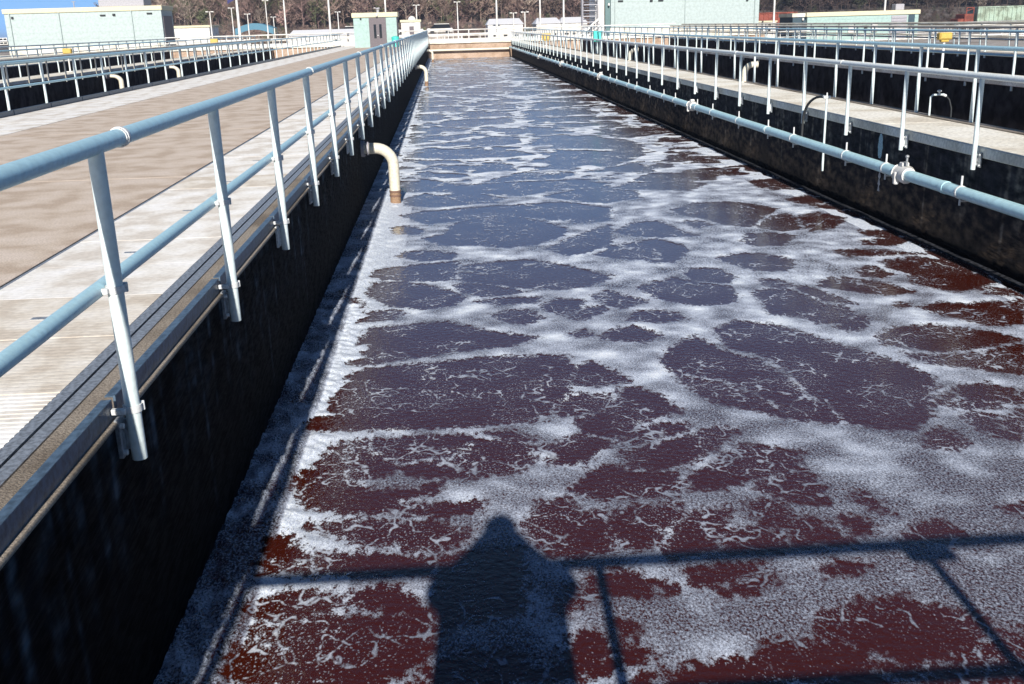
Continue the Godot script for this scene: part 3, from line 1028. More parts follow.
func make_railings() -> void:
	railing("long teal pipe railing along the left edge of the basin", "", -1.436, 0.3, 99.4, 2.0786, 2.2331, DECK_Y, -0.43, -1.81, -1.03, 0.038, 0.034, M.paint, M.paint_pale, 1.0, 20, 0.09)
	railing("pipe railing along the outer edge of the wide left deck", "", -9.41, 0.3, 99.4, 1.2, 2.2, DECK_Y, -0.52, -1.75, -1.03, 0.034, 0.03, M.paint, M.paint_pale, -1.0, 0, 0.12)
	railing("single low rail on tall posts along the right walkway's water side", "", 6.30, 0.3, 99.4, 1.8325, 2.0345, WALK_Y, -0.735, -1.83, 0.0, 0.037, 0.029, M.rail_cream, M.paint_pale, -1.0, 14)
	railing("two rail railing along the right walkway's outer side", "", 7.56, 0.3, 99.4, 2.0, 1.80, WALK_Y, -0.50, -1.55, -0.885, 0.03, 0.028, M.paint, M.paint_pale, 1.0, 0)
	railing("railing on the second walkway to the right, past the first dark wall", "", 13.05, 0.3, 99.4, 1.5, 2.2, WALK_Y, -0.48, -1.8, -1.02, 0.032, 0.03, M.paint, M.paint_pale, -1.0, 0)
	railing("pale railing on the nearer side of the third walkway to the right", "", 21.35, 0.3, 99.4, 1.1, 2.2, WALK_Y, -0.62, -1.8, -1.08, 0.06, 0.04, M.cream_pale, M.paint_pale, -1.0, 0)
	railing("pale railing on the outer side of the third walkway to the right", "", 22.45, 0.3, 99.4, 1.9, 2.3, WALK_Y, -0.50, -1.6, -1.02, 0.055, 0.04, M.cream_pale, M.paint_pale, 1.0, 0)
	railing("single low cream rail on the far wall of the left basin", "", -15.93, 0.3, 99.4, 1.6, 2.0, WALK_Y, -0.80, -1.85, 0.0, 0.075, 0.035, M.cream_pale, M.cream_pale, 1.0, 0)
	railing("railing on the outer side of the walkway past the left basin", "", -17.25, 0.3, 99.4, 2.4, 2.2, WALK_Y, -0.50, -1.6, -1.02, 0.034, 0.03, M.paint, M.paint_pale, -1.0, 0)
	railing("railing at the edge of the outermost left basin", "", -25.3, 0.3, 99.4, 2.0, 2.3, DECK_Y, -0.52, -1.7, -1.05, 0.04, 0.035, M.paint_pale, M.paint_pale, 1.0, 0)
	var spots := [[100.3, -9.0, 7.4, "white railing across the far end of the middle basin"], [101.7, -26.0, -9.4, "white railing across the far end of the left basins"], [101.7, 7.6, 22.4, "white railing across the far end of the right basins"], [106.0, -40.0, 14.0, "white railing just past the far end, before the parked cars"], [112.0, -36.0, 13.0, "white railing in the yard, second past the far end"], [119.0, -34.0, 14.5, "white railing in the yard, third past the far end"], [127.0, -33.0, 19.0, "white railing in the yard, farthest from the basins"], [104.0, 31.5, 75.0, "white railing past the far end, before the flat mint building"], [112.0, 49.0, 82.0, "white railing to the right of the flat mint building"]]
	for q in spots:
		cross_railing(q[3], "", q[1], q[2], q[0], -1.55 if q[0] < 103.0 else -2.6 if q[1] > 30.0 else -2.6 + (0.55 if q[0] < 125.0 else 0.9), 1.9, 1.12, M.white)
	for q in spots.slice(3, 7):
		var up := 0.55 if q[0] < 125.0 else 0.9
		var o := thing("low_wall", "low pale wall under the " + q[3], "wall", P(q[1], -2.6, q[0]))
		var s := Shape.new()
		s.cbox(Vector3(0, 0, -0.15), Vector3(q[2] - q[1], up, 0.15), 0.02)
		part("wall_face", s, M.walk, o)
	# the railing in front of the viewer: seen by its shadow on the water
	var o := thing("near_railing", "pipe railing across the near end of the basin, before the viewer", "railing", P(-1.436, DECK_Y, 0.3))
	var s := Shape.new()
	s.tube(Vector3(0, 1.18, 0), Vector3(8.0, 1.18, 0), 0.036, 14)
	part("top_rail", s, M.paint, o)
	s = Shape.new()
	s.tube(Vector3(0, 0.58, -0.06), Vector3(8.0, 0.58, -0.06), 0.03, 12)
	part("mid_rail", s, M.paint, o)
	s = Shape.new()
	s.cbox(Vector3(0.05, 0.01, -0.09), Vector3(7.8, 0.1, -0.08), 0.002)
	part("toe_board", s, M.toe, o)
	s = Shape.new()
	s.tube(Vector3(0, -0.2, 0), Vector3(0, 1.15, 0), 0.031, 12)
	var pm := s.done()
	for x in [0.0, 1.98, 3.86, 5.74, 7.62]:
		part("post", pm, M.paint_pale, o, P(x, 0, 0))
	s = Shape.new()
	s.cbox(Vector3(3.74, 1.09, -0.06), Vector3(4.02, 1.17, 0.05), 0.02)
	part("rail_bracket", s, M.clamp, o)


# ---------------------------------------------------------------- pipes by the basin
func make_pipes() -> void:
	var y := -2.10
	var o := thing("air_pipe", "long teal air pipe running along the right basin wall above the water", "pipe", P(6.18, y, 2.0))
	var cuts := [0.0, 4.6, 10.4, 17.8, 24.0, 31.5, 39.7, 48.0, 57.0, 66.4, 75.0, 84.0, 97.6]
	for i in cuts.size() - 1:
		var s := Shape.new()
		s.tube(Vector3(0, 0, cuts[i]), Vector3(0, 0, cuts[i + 1] - 0.01), 0.076, 16)
		part("pipe_length", s, M.pipe_teal, o)
		s = Shape.new()
		s.tube(Vector3(0, 0, cuts[i] - 0.05), Vector3(0, 0, cuts[i] + 0.05), 0.082, 16)
		part("pipe_collar", s, M.pipe_teal, o)
	var hang := Shape.new()
	hang.tube(Vector3(0.0, 0.08, 0), Vector3(0.0, 0.20, 0), 0.014, 6)
	hang.tube(Vector3(0.0, -0.16, 0), Vector3(0.0, -0.08, 0), 0.014, 6)
	hang.tube(Vector3(0, 0, -0.018), Vector3(0, 0, 0.018), 0.083, 14)
	hang.cbox(Vector3(0.0, -0.115, -0.02), Vector3(0.22, -0.095, 0.02), 0.004)
	var hm := hang.done()
	var z := 1.2
	var k := 0
	var jog := [0.0, 0.25, -0.2, 0.35, -0.1]
	while z < 95.0:
		part("pipe_hanger", hm, M.clamp, o, P(0, 0, z + jog[k % 5] - 2.0 + 1.05))
		z += 1.95
		k += 1
	for zz in [13.62, 26.0, 41.7, 55.5, 68.4]:
		var c := Shape.new()
		c.tube(Vector3(0, 0, -0.10), Vector3(0, 0, 0.10), 0.115, 14)
		c.tube(Vector3(0, 0, -0.17), Vector3(0, 0, -0.10), 0.10, 14, 0.125)
		c.tube(Vector3(0, 0, 0.10), Vector3(0, 0, 0.15), 0.13, 14, 0.10)
		c.cbox(Vector3(-0.05, 0.10, -0.06), Vector3(0.05, 0.16, 0.05), 0.012)
		c.cbox(Vector3(-0.13, -0.14, -0.03), Vector3(-0.06, 0.03, 0.05), 0.015)
		part("coupling", c, M.white, o, P(0, 0, zz - 2.0))
		var nut := Shape.new()
		nut.tube(Vector3(-0.02, 0.12, -0.12), Vector3(-0.02, 0.25, -0.12), 0.016, 8)
		nut.ball(Vector3(-0.02, 0.25, -0.12), Vector3(0.03, 0.025, 0.03), 8)
		part("bolt", nut, M.steel, o.get_node("coupling" if zz < 14.0 else "coupling"), P(0, 0, 0)) if zz < 14.0 else null
	var s := Shape.new()
	s.tube(Vector3(-1.4, -2.22, 99.6), Vector3(6.2, -2.22, 99.6), 0.10, 10)
	var e := thing("cross_pipe", "pale pipe crossing low on the far end wall just above the water", "pipe", P(0, 0, 0))
	part("pipe_length", s, M.pipe_cream, e)
	# drip marks on the right wall by the pipe
	var wall := get_node("basin_wall_001")
	s = Shape.new()
	for i in 9:
		var t := i / 9.0
		var hw := 0.075 * sin(PI * (0.12 + t * 0.75)) + 0.008 * (i % 3)
		var hw2 := 0.075 * sin(PI * (0.12 + (t + 0.111) * 0.75)) + 0.008 * ((i + 1) % 3)
		s.quad(Vector3(0, -1.70 - t * 0.36, -hw), Vector3(0, -1.70 - t * 0.36, hw), Vector3(0, -1.70 - (t + 0.111) * 0.36, hw2), Vector3(0, -1.70 - (t + 0.111) * 0.36, -hw2), Vector3.LEFT)
	part("paint_streak", s, M.blue_streak, wall, P(WALL_R - 0.004, 0, 14.95) - wall.position)
	s = Shape.new()
	for i in 10:
		var t := i / 10.0
		var hw := 0.03 + 0.018 * sin(i * 2.1)
		var hw2 := 0.03 + 0.018 * sin((i + 1) * 2.1)
		s.quad(Vector3(0, -2.18 - t * 0.36, -hw), Vector3(0, -2.18 - t * 0.36, hw), Vector3(0, -2.18 - (t + 0.1) * 0.36, hw2), Vector3(0, -2.18 - (t + 0.1) * 0.36, -hw2), Vector3.LEFT)
	part("drip_stain", s, M.drip, wall, P(WALL_R - 0.004, 0, 14.9) - wall.position)
	# elbow pipes that dip into the basin from the left wall
	var first: Node3D = null
	for q in [[18.0, "white elbow pipe dipping into the froth, nearest on the left wall"], [54.5, "white elbow pipe dipping into the water, middle of three on the left wall"], [90.0, "white elbow pipe dipping into the water by the far left corner"]]:
		if first == null:
			first = thing("elbow_pipe", q[1], "pipe", P(WALL_L, -2.97, q[0]), "elbow pipes on the left wall")
			var pts := [Vector3(0.02, 0.97, 0), Vector3(0.24, 0.97, 0)]
			for i in range(1, 9):
				var a := PI / 2 * i / 8.0
				pts.append(Vector3(0.24 + 0.30 * sin(a), 0.67 + 0.30 * cos(a), 0))
			pts.append(Vector3(0.54, 0.22, 0))
			s = Shape.new()
			s.path(pts, 0.095, 18)
			part("elbow", s, M.pipe_cream, first)
			s = Shape.new()
			s.tube(Vector3(0.54, -0.5, 0), Vector3(0.54, 0.22, 0), 0.094, 18)
			part("rusty_end", s, M.rust_pale, first)
			s = Shape.new()
			s.tube(Vector3(0.54, 0.13, 0), Vector3(0.54, 0.16, 0), 0.104, 18)
			s.tube(Vector3(0.54, 0.20, 0), Vector3(0.54, 0.235, 0), 0.102, 18)
			part("band", s, M.rust, first)
			s = Shape.new()
			s.tube(Vector3(-0.02, 0.97, 0), Vector3(0.05, 0.97, 0), 0.14, 18)
			s.tube(Vector3(0.10, 0.97, 0), Vector3(0.13, 0.97, 0), 0.115, 18)
			for i in 8:
				var a := TAU * i / 8.0
				s.tube(Vector3(0.05, 0.97 + 0.12 * cos(a), 0.12 * sin(a)), Vector3(0.075, 0.97 + 0.12 * cos(a), 0.12 * sin(a)), 0.012, 6)
			part("flange", s, M.grey_metal, first)
		else:
			dup(first, "elbow_pipe", P(WALL_L, -2.97, q[0]), q[1], "elbow pipes on the left wall")
	# the same kind of pipe on the far wall of the left basin
	for q in [[51.0, "white elbow pipe on the far wall of the left basin, nearer one"], [62.0, "white elbow pipe on the far wall of the left basin, second one"]]:
		var r := dup(first, "elbow_pipe", P(-15.96, -2.75, q[0]), q[1], "elbow pipes in the left basin")
		r.scale = Vector3(1.2, 0.9, 1.2)
	# gooseneck vents by the outer edge of the right walkway
	var gn: Node3D = null
	for q in [[26.0, "cream gooseneck vent pipe by the right walkway's outer edge, nearer one"], [42.4, "cream gooseneck vent pipe by the right walkway, the farther one"]]:
		if gn:
			dup(gn, "gooseneck_vent", P(7.50, WALK_Y, q[0]), q[1])
			continue
		gn = thing("gooseneck_vent", q[1], "pipe", P(7.50, WALK_Y, q[0]), "gooseneck vents")
		var pts := [Vector3(0, 0, 0), Vector3(0, 0.24, 0)]
		for i in range(1, 8):
			var a := PI / 2 * i / 7.0
			pts.append(Vector3(0.20 - 0.20 * cos(a), 0.24 + 0.18 * sin(a), 0))
		pts.append(Vector3(0.30, 0.42, 0))
		s = Shape.new()
		s.path(pts, 0.075, 16)
		part("elbow", s, M.pipe_cream, gn)
		s = Shape.new()
		s.tube(Vector3(0, 0, 0), Vector3(0, 0.02, 0), 0.12, 16)
		s.tube(Vector3(0.29, 0.42, 0), Vector3(0.31, 0.42, 0), 0.088, 16)
		part("flange", s, M.cream_pale, gn)
	# hose taps
	o = thing("hose_tap", "thin white standpipe with a tap and hanging hose against the dark wall", "tap", P(7.50, WALK_Y, 15.8))
	s = Shape.new()
	s.path([Vector3(0, 0, 0), Vector3(0, 0.30, 0), Vector3(0.03, 0.33, 0), Vector3(0.2, 0.33, 0)], 0.016, 8)
	part("standpipe", s, M.paint_pale, o)
	s = Shape.new()
	s.tube(Vector3(0.13, 0.33, 0), Vector3(0.13, 0.37, 0), 0.012, 8)
	s.ball(Vector3(0.13, 0.385, 0), Vector3(0.035, 0.022, 0.035), 10)
	s.tube(Vector3(0.19, 0.33, 0), Vector3(0.24, 0.31, 0), 0.022, 8)
	part("tap_handle", s, M.clamp, o)
	s = Shape.new()
	s.path([Vector3(0.24, 0.31, 0), Vector3(0.30, 0.25, 0), Vector3(0.335, 0.12, -0.02), Vector3(0.34, -0.05, -0.02), Vector3(0.345, -0.4, -0.02)], 0.013, 8)
	part("hose", s, M.rubber, o)
	o = thing("riser_pipe", "thin white riser pipe with a black hose, behind the teal air pipe", "tap", P(6.22, WATER_Y, 17.0))
	s = Shape.new()
	s.tube(Vector3(0.08, 0.45, 0), Vector3(0.08, 1.66, 0), 0.02, 8)
	part("standpipe", s, M.paint_pale, o)
	s = Shape.new()
	s.cbox(Vector3(0.02, 1.64, -0.03), Vector3(0.14, 1.69, 0.03), 0.01)
	s.tube(Vector3(0.08, 1.67, 0), Vector3(0.08, 1.67, 0.16), 0.018, 8)
	s.tube(Vector3(0.08, 1.69, 0), Vector3(0.08, 1.74, 0), 0.012, 8)
	part("tap", s, M.clamp, o)
	s = Shape.new()
	var hp := []
	for i in 10:
		var a := PI / 2 * i / 9.0
		hp.append(Vector3(0.08 - 0.05 * sin(a), 1.20 + 0.46 * cos(a), 0.18 + 0.78 * sin(a)))
	hp.append(Vector3(0.03, 0.86, 0.97))
	s.path(hp, 0.022, 8)
	part("hose", s, M.rubber, o)


func make_safety_boxes() -> void:
	for q in [[7.15, WALK_Y, 74.0, "yellow box on a white stand at the far end of the right walkway", 0.62, 0.50, 0.34], [-16.9, WALK_Y, 49.0, "yellow box on a stand before the long mint building", 0.38, 0.30, 0.72], [-16.9, WALK_Y, 80.0, "yellow box on a stand before the white block building", 0.55, 0.45, 0.62], [14.0, WALK_Y, 29.0, "orange yellow box on a stand among the right railings", 0.37, 0.26, 0.74]]:
		var w: float = q[4] / 2.0
		var y0: float = q[6]
		var y1: float = q[6] + q[5]
		var box := thing("life_ring_box", q[3], "box", P(q[0], q[1], q[2]), "yellow boxes on stands")
		var s := Shape.new()
		s.tube(Vector3(0, 0, 0), Vector3(0, y0, 0), 0.035, 10)
		s.cbox(Vector3(-0.14, 0, -0.14), Vector3(0.14, 0.03, 0.14), 0.01)
		part("stand", s, M.white, box)
		s = Shape.new()
		s.cbox(Vector3(-w, y0 + 0.06, -0.11), Vector3(w, y1, 0.11), 0.03)
		s.cbox(Vector3(-w * 0.6, y0, -0.08), Vector3(w * 0.6, y0 + 0.07, 0.08), 0.02)
		part("case", s, M.yellow, box)
		s = Shape.new()
		s.cbox(Vector3(-w * 0.85, y0 + 0.10, -0.125), Vector3(w * 0.85, y1 - 0.04, -0.105), 0.008)
		part("case_lid", s, M.yellow, box)
	var s: Shape
	var t := thing("control_box", "teal box on a post beside the right walkway railing", "box", P(7.58, WALK_Y, 52.0))
	s = Shape.new()
	s.tube(Vector3(0, 0, 0.05), Vector3(0, 0.7, 0.05), 0.03, 8)
	part("stand", s, M.paint_pale, t)
	s = Shape.new()
	s.cbox(Vector3(-0.22, 0.60, -0.12), Vector3(0.22, 1.10, 0.12), 0.03)
	part("case", s, M.aqua, t)
	s = Shape.new()
	s.cbox(Vector3(-0.17, 0.66, -0.135), Vector3(0.17, 1.04, -0.115), 0.008)
	part("case_door", s, M.aqua, t)


# ---------------------------------------------------------------- buildings
func window(parent: Node3D, lo: Vector3, hi: Vector3, cols: int, rows: int, frame_m: Material) -> void:
	var s := Shape.new()
	var f := 0.06
	s.box(Vector3(lo.x, lo.y, lo.z - 0.05), Vector3(hi.x, lo.y + f, lo.z))
	s.box(Vector3(lo.x, hi.y - f, lo.z - 0.05), Vector3(hi.x, hi.y, lo.z))
	for i in cols + 1:
		var x := lerpf(lo.x, hi.x - f, float(i) / cols)
		s.box(Vector3(x, lo.y + f, lo.z - 0.048), Vector3(x + f, hi.y - f, lo.z))
	for j in range(1, rows):
		var y := lerpf(lo.y, hi.y, float(j) / rows)
		s.box(Vector3(lo.x + f, y - f / 2, lo.z - 0.044), Vector3(hi.x - f, y + f / 2, lo.z))
	var w := part("window", s, frame_m, parent)
	s = Shape.new()
	s.quad(Vector3(lo.x, lo.y, lo.z - 0.02), Vector3(hi.x, lo.y, lo.z - 0.02), Vector3(hi.x, hi.y, lo.z - 0.02), Vector3(lo.x, hi.y, lo.z - 0.02), Vector3(0, 0, -1))
	part("pane", s, M.glass, w)


func block_building(called: String, label: String, at: Vector3, w: float, d: float, h: float, base_h: float, wall_m: Material, trim: float) -> Node3D:
	var o := thing(called, label, "building", at)
	var s := Shape.new()
	s.box(Vector3(0, base_h, 0), Vector3(w, h - trim, d))
	part("wall", s, wall_m, o)
	if base_h > 0.01:
		s = Shape.new()
		s.box(Vector3(-0.04, 0, -0.04), Vector3(w + 0.04, base_h, d + 0.04))
		part("wall_base", s, M.cream_pale, o)
	s = Shape.new()
	s.cbox(Vector3(-0.12, h - trim, -0.12), Vector3(w + 0.12, h, d + 0.12), 0.03)
	part("roof_trim", s, M.cream, o)
	# block courses standing out along the front
	s = Shape.new()
	var y := base_h + 0.6
	while y < h - trim - 0.2:
		s.box(Vector3(0.01, y, -0.015), Vector3(w - 0.01, y + 0.03, 0.0))
		y += 0.6
	if y > base_h + 0.7:
		part("wall_course", s, wall_m, o)
	return o


func wall_vent(o: Node3D, x: float, y: float, w: float, h: float) -> void:
	var s := Shape.new()
	s.cbox(Vector3(x - w / 2, y - h / 2, -0.14), Vector3(x + w / 2, y + h / 2, -0.01), 0.02)
	part("vent", s, M.dark, o)


func wall_lamp(o: Node3D, x: float, y: float, z: float) -> void:
	var s := Shape.new()
	s.ball(Vector3(x, y, z), Vector3(0.11, 0.13, 0.11), 8)
	s.box(Vector3(x - 0.05, y + 0.08, z), Vector3(x + 0.05, y + 0.16, z + 0.2))
	part("wall_lamp", s, M.white, o)


func make_buildings() -> void:
	var g := -2.6
	# long mint building on the left
	var o := block_building("mint_building", "long pale mint building with cream base and roof band, far left", P(-41.6, g, 105), 14.7, 4.2, 5.15, 1.7, M.mint, 0.42)
	for q in [[9.2, 4.38, 0.5, 0.13], [10.25, 4.4, 0.26, 0.2], [13.6, 4.45, 0.5, 0.13], [0.75, 4.36, 0.2, 0.2]]:
		wall_vent(o, q[0], q[1], q[2], q[3])
	var s := Shape.new()
	s.box(Vector3(14.705, 1.7, 0.4), Vector3(14.76, 4.2, 3.6))
	part("dark_side_panel", s, M.door, o)  # dark sheet over the end face, painting its shade
	for y in [1.95, 2.3]:
		window(o, Vector3(-1.6, y, 0.1), Vector3(-0.1, y + 0.28, 0.1), 4, 1, M.white)
	for x in [0.5, 5.1, 11.9]:
		s = Shape.new()
		s.tube(Vector3(x, 0.2, -0.1), Vector3(x, 4.75, -0.1), 0.05, 6)
		part("downpipe", s, M.mint, o)
	s = Shape.new()
	s.cbox(Vector3(8.6, 5.15, 1.0), Vector3(12.9, 6.6, 3.8), 0.05)
	s.cbox(Vector3(9.8, 6.6, 1.2), Vector3(12.2, 6.9, 3.4), 0.05)
	part("roof_unit", s, M.grey_metal, o)
	s = Shape.new()
	s.tube(Vector3(6.3, 5.15, 1.0), Vector3(6.3, 5.75, 1.0), 0.05, 6)
	s.tube(Vector3(6.1, 5.7, 1.0), Vector3(6.5, 5.7, 1.0), 0.03, 6)
	part("roof_mast", s, M.grey_metal, o)
	# white block building
	o = block_building("white_building", "low white block building right of the long mint building", P(-31.0, g, 125), 4.2, 5, 3.35, 0.0, M.white, 0.25)
	for y in [1.0, 1.45, 1.9]:
		window(o, Vector3(0.15, y, 0), Vector3(0.85, y + 0.3, 0), 2, 1, M.white)
	wall_vent(o, 2.2, 0.9, 0.3, 0.2)
	# kiosk on the left deck
	o = block_building("kiosk", "small mint kiosk with cream roof band standing on the left deck", P(-7.42, DECK_Y, 90), 3.58, 3.0, 2.78, 0.0, M.mint_deep, 0.38)
	o.set_meta("category", "kiosk")
	s = Shape.new()
	s.box(Vector3(1.28, 0.0, -0.04), Vector3(2.70, 2.38, 0.02))
	var dr := part("door", s, M.door, o)
	for x in [1.66, 2.12]:
		s = Shape.new()
		s.box(Vector3(x, 0.72, -0.055), Vector3(x + 0.2, 1.84, -0.041))
		part("pane", s, M.glass, dr)
	s = Shape.new()
	s.ball(Vector3(1.99, 0.95, -0.08), Vector3(0.06, 0.05, 0.05), 8)
	part("handle", s, M.clamp, dr)
	wall_lamp(o, 1.98, 2.55, -0.25)
	wall_vent(o, 0.62, 2.30, 0.14, 0.1)
	s = Shape.new()
	s.box(Vector3(3.585, 0.0, 0.2), Vector3(3.62, 2.3, 2.6))
	part("dark_side_panel", s, M.door, o)  # dark panel over most of the kiosk's side wall
	s = Shape.new()
	s.tube(Vector3(2.0, 2.78, 1.4), Vector3(2.0, 3.05, 1.4), 0.12, 8)
	s.ball(Vector3(2.0, 3.1, 1.4), Vector3(0.2, 0.1, 0.2), 8)
	part("roof_vent", s, M.grey_metal, o)
	# bin next to it
	o = thing("bin", "bright teal bin at the right corner of the mint kiosk", "bin", P(-3.95, DECK_Y, 88.6))
	s = Shape.new()
	s.tube(Vector3(0, 0.02, 0), Vector3(0, 0.72, 0), 0.27, 14, 0.32)
	part("body", s, M.aqua, o)
	s = Shape.new()
	s.ball(Vector3(0, 0.72, 0), Vector3(0.34, 0.16, 0.34), 14, 0.0)
	part("lid", s, M.aqua, o)
	# small hut past the far end, with a dome on top
	o = block_building("hut", "little white hut with a dark door and domed vent past the kiosk", P(-5.0, g, 130), 2.3, 2.2, 3.35, 0.0, M.white, 0.28)
	o.set_meta("category", "hut")
	s = Shape.new()
	s.box(Vector3(0.95, 0.95, -0.05), Vector3(1.5, 2.6, 0.01))
	part("door", s, M.door, o)
	s = Shape.new()
	s.ball(Vector3(1.3, 3.35, 1.0), Vector3(0.48, 0.45, 0.48), 12, 0.0)
	part("dome", s, M.white, o)
	# big mint building on the right, with its stair
	o = block_building("large_mint_building", "large pale mint building with cream base, right of the outside stair", P(16.6, g, 105), 14.85, 9, 6.6, 1.92, M.mint, 0.45)
	for q in [[0.95, 4.42, 0.5, 0.14], [4.0, 4.38, 0.28, 0.2], [4.95, 4.38, 0.5, 0.14], [13.6, 4.2, 0.2, 0.2]]:
		wall_vent(o, q[0], q[1], q[2], q[3])
	for x in [0.4, 7.4, 14.4]:
		s = Shape.new()
		s.tube(Vector3(x, 0.2, -0.1), Vector3(x, 6.2, -0.1), 0.05, 6)
		part("downpipe", s, M.mint, o)
	s = Shape.new()
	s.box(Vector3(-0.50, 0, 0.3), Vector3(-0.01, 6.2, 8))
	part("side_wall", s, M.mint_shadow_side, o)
	wall_lamp(o, -0.2, 4.1, -0.05)
	s = Shape.new()
	s.cbox(Vector3(-1.45, 0, 0.8), Vector3(-0.52, 6.6, 5), 0.04)
	part("stair_wall", s, M.white, o)
	o = thing("outside_stair", "white outside stair with open slatted steps beside the large mint building", "stair", P(13.7, g, 104.6))
	var flight := Shape.new()
	flight.box(Vector3(0.02, -0.05, 0.0), Vector3(1.35, 0.04, 0.5))
	var fm := flight.done()
	for i in 16:
		part("step", fm, M.grey_metal, o, P(0.0 + 0.02 * i, 2.0 + i * 0.27, 0.5 * (i % 2)))
	for x in [0.02, 1.55]:
		s = Shape.new()
		s.box(Vector3(x, 0, 0), Vector3(x + 0.09, 6.6, 0.12))
		s.box(Vector3(x, 0, 0.9), Vector3(x + 0.09, 6.6, 1.02))
		part("post", s, M.grey_metal, o)
	s = Shape.new()
	s.path([Vector3(-1.2, 0.9, -0.2), Vector3(0.2, 1.5, -0.2), Vector3(1.0, 2.3, -0.2), Vector3(1.9, 3.0, -0.2)], 0.11, 8)
	s.path([Vector3(-1.2, 0.5, -0.2), Vector3(0.2, 1.0, -0.2), Vector3(1.9, 2.3, -0.2)], 0.11, 8)
	part("handrail", s, M.white, o)
	for x in [-1.1, -0.4, 0.3, 1.0]:
		s = Shape.new()
		s.tube(Vector3(x, 0, -0.2), Vector3(x, 1.3 + (x + 0.5) * 0.6, -0.2), 0.05, 6)
		part("post", s, M.white, o)
	# flat mint building on the right
	o = block_building("flat_mint_building", "flat mint building with cream roof band and grey roller door", P(36.4, g - 0.3, 105), 11.4, 5, 3.15, 0.0, M.mint_deep, 0.42)
	s = Shape.new()
	s.box(Vector3(-1.35, 0, 0.4), Vector3(0.0, 2.75, 4.6))
	part("dark_side_face", s, M.dark_teal, o)  # side face of the building, coloured dark teal
	s = Shape.new()
	s.box(Vector3(-1.45, 2.75, 0.3), Vector3(0.0, 3.1, 4.7))
	part("side_roof", s, M.cream_pale, o)
	wall_lamp(o, -0.35, 2.5, 0.25)
	var rd := Node3D.new()
	rd.name = "roller_door"
	o.add_child(rd)
	for i in 9:
		s = Shape.new()
		s.cbox(Vector3(8.6, 0.05 + i * 0.29, -0.06), Vector3(10.2, 0.05 + i * 0.29 + 0.27, 0.02), 0.02)
		part("slat", s, M.grey_metal, rd)
	s = Shape.new()
	s.box(Vector3(10.35, 0, -0.05), Vector3(11.0, 2.7, 0.01))
	part("door", s, M.dark_teal, o)
	s = Shape.new()
	s.cbox(Vector3(9.4, 3.15, 1.0), Vector3(10.3, 3.75, 2.0), 0.04)
	part("roof_unit", s, M.grey_metal, o)
	for q in [[4.2, 1.1, 0.75], [6.6, 1.15, 0.6]]:
		s = Shape.new()
		s.cbox(Vector3(q[0], q[1], -0.2), Vector3(q[0] + q[2], q[1] + 0.75, -0.01), 0.03)
		part("wall_cabinet", s, M.white, o)
	s = Shape.new()
	s.cbox(Vector3(5.85, 1.25, -0.35), Vector3(6.1, 1.8, -0.05), 0.05)
	part("wall_cabinet", s, M.dark, o)
	# little white annex between the two mint buildings
	o = block_building("white_annex", "low white annex with two small windows left of the flat mint building", P(37.2, g, 125), 2.4, 3, 2.1, 0.0, M.white, 0.16)
	for y in [0.85, 1.35]:
		window(o, Vector3(1.35, y, 0), Vector3(1.8, y + 0.35, 0), 1, 1, M.white)
	# open sided blue canopy
	o = thing("canopy", "blue arched canopy on posts in front of the wooded hill", "canopy", P(-30.6, g, 160))
	s = Shape.new()
	for i in 8:
		var a := i / 8.0
		var b := (i + 1) / 8.0
		var ya := 2.9 + 0.75 * sin(PI * a)
		var yb := 2.9 + 0.75 * sin(PI * b)
		for zz in [[0.0, 4.0]]:
			s.quad(Vector3(a * 5.6, ya, 0), Vector3(b * 5.6, yb, 0), Vector3(b * 5.6, yb, 4), Vector3(a * 5.6, ya, 4), Vector3.UP)
			s.quad(Vector3(a * 5.6, ya - 0.9, 0), Vector3(b * 5.6, yb - 0.9, 0), Vector3(b * 5.6, yb, 0), Vector3(a * 5.6, ya, 0), Vector3(0, 0, -1))
	part("cover", s, M.canopy, o)
	s = Shape.new()
	s.tube(Vector3(0.1, 0, 0.2), Vector3(0.1, 2.9, 0.2), 0.07, 8)
	var pm := s.done()
	for q in [[0, 0], [5.4, 0], [0, 3.6], [5.4, 3.6]]:
		part("post", pm, M.white, o, P(q[0], 0, q[1]))
	# long pale sheds in the yard
	for q in [[5.9, 4.6, 3.25, "pale flat shed in the yard behind the far end, left one"], [12.3, 3.2, 3.2, "pale gabled shed in the yard behind the far end, middle one"], [15.6, 3.4, 3.2, "pale gabled shed beside the outside stair"], [-20.0, 12.0, 2.5, "long low pale shed behind the white yard railings"]]:
		o = thing("yard_shed", q[3], "shed", P(q[0], g, 140))
		s = Shape.new()
		s.box(Vector3(0, 0, 0), Vector3(q[1], q[2] - 0.7, 6))
		part("wall", s, M.white, o)
		s = Shape.new()
		s.quad(Vector3(-0.15, q[2] - 0.75, -0.15), Vector3(q[1] + 0.15, q[2] - 0.75, -0.15), Vector3(q[1] - 0.3, q[2], 2.5), Vector3(0.3, q[2], 2.5), Vector3(0, 0.96, -0.27))
		s.quad(Vector3(0.3, q[2], 2.5), Vector3(q[1] - 0.3, q[2], 2.5), Vector3(q[1] + 0.15, q[2] - 0.75, 6.15), Vector3(-0.15, q[2] - 0.75, 6.15), Vector3(0, 0.96, 0.27))
		s.tri(Vector3(-0.15, q[2] - 0.75, -0.15), Vector3(0.3, q[2], 2.5), Vector3(-0.15, q[2] - 0.75, 6.15), Vector3(-0.8, 0.5, 0))
		s.tri(Vector3(q[1] + 0.15, q[2] - 0.75, -0.15), Vector3(q[1] - 0.3, q[2], 2.5), Vector3(q[1] + 0.15, q[2] - 0.75, 6.15), Vector3(0.8, 0.5, 0))
		part("roof", s, M.grey_pale, o)
		for i in 3:
			wall_vent(o, q[1] * (0.2 + 0.3 * i), 1.3, 0.5, 0.5)


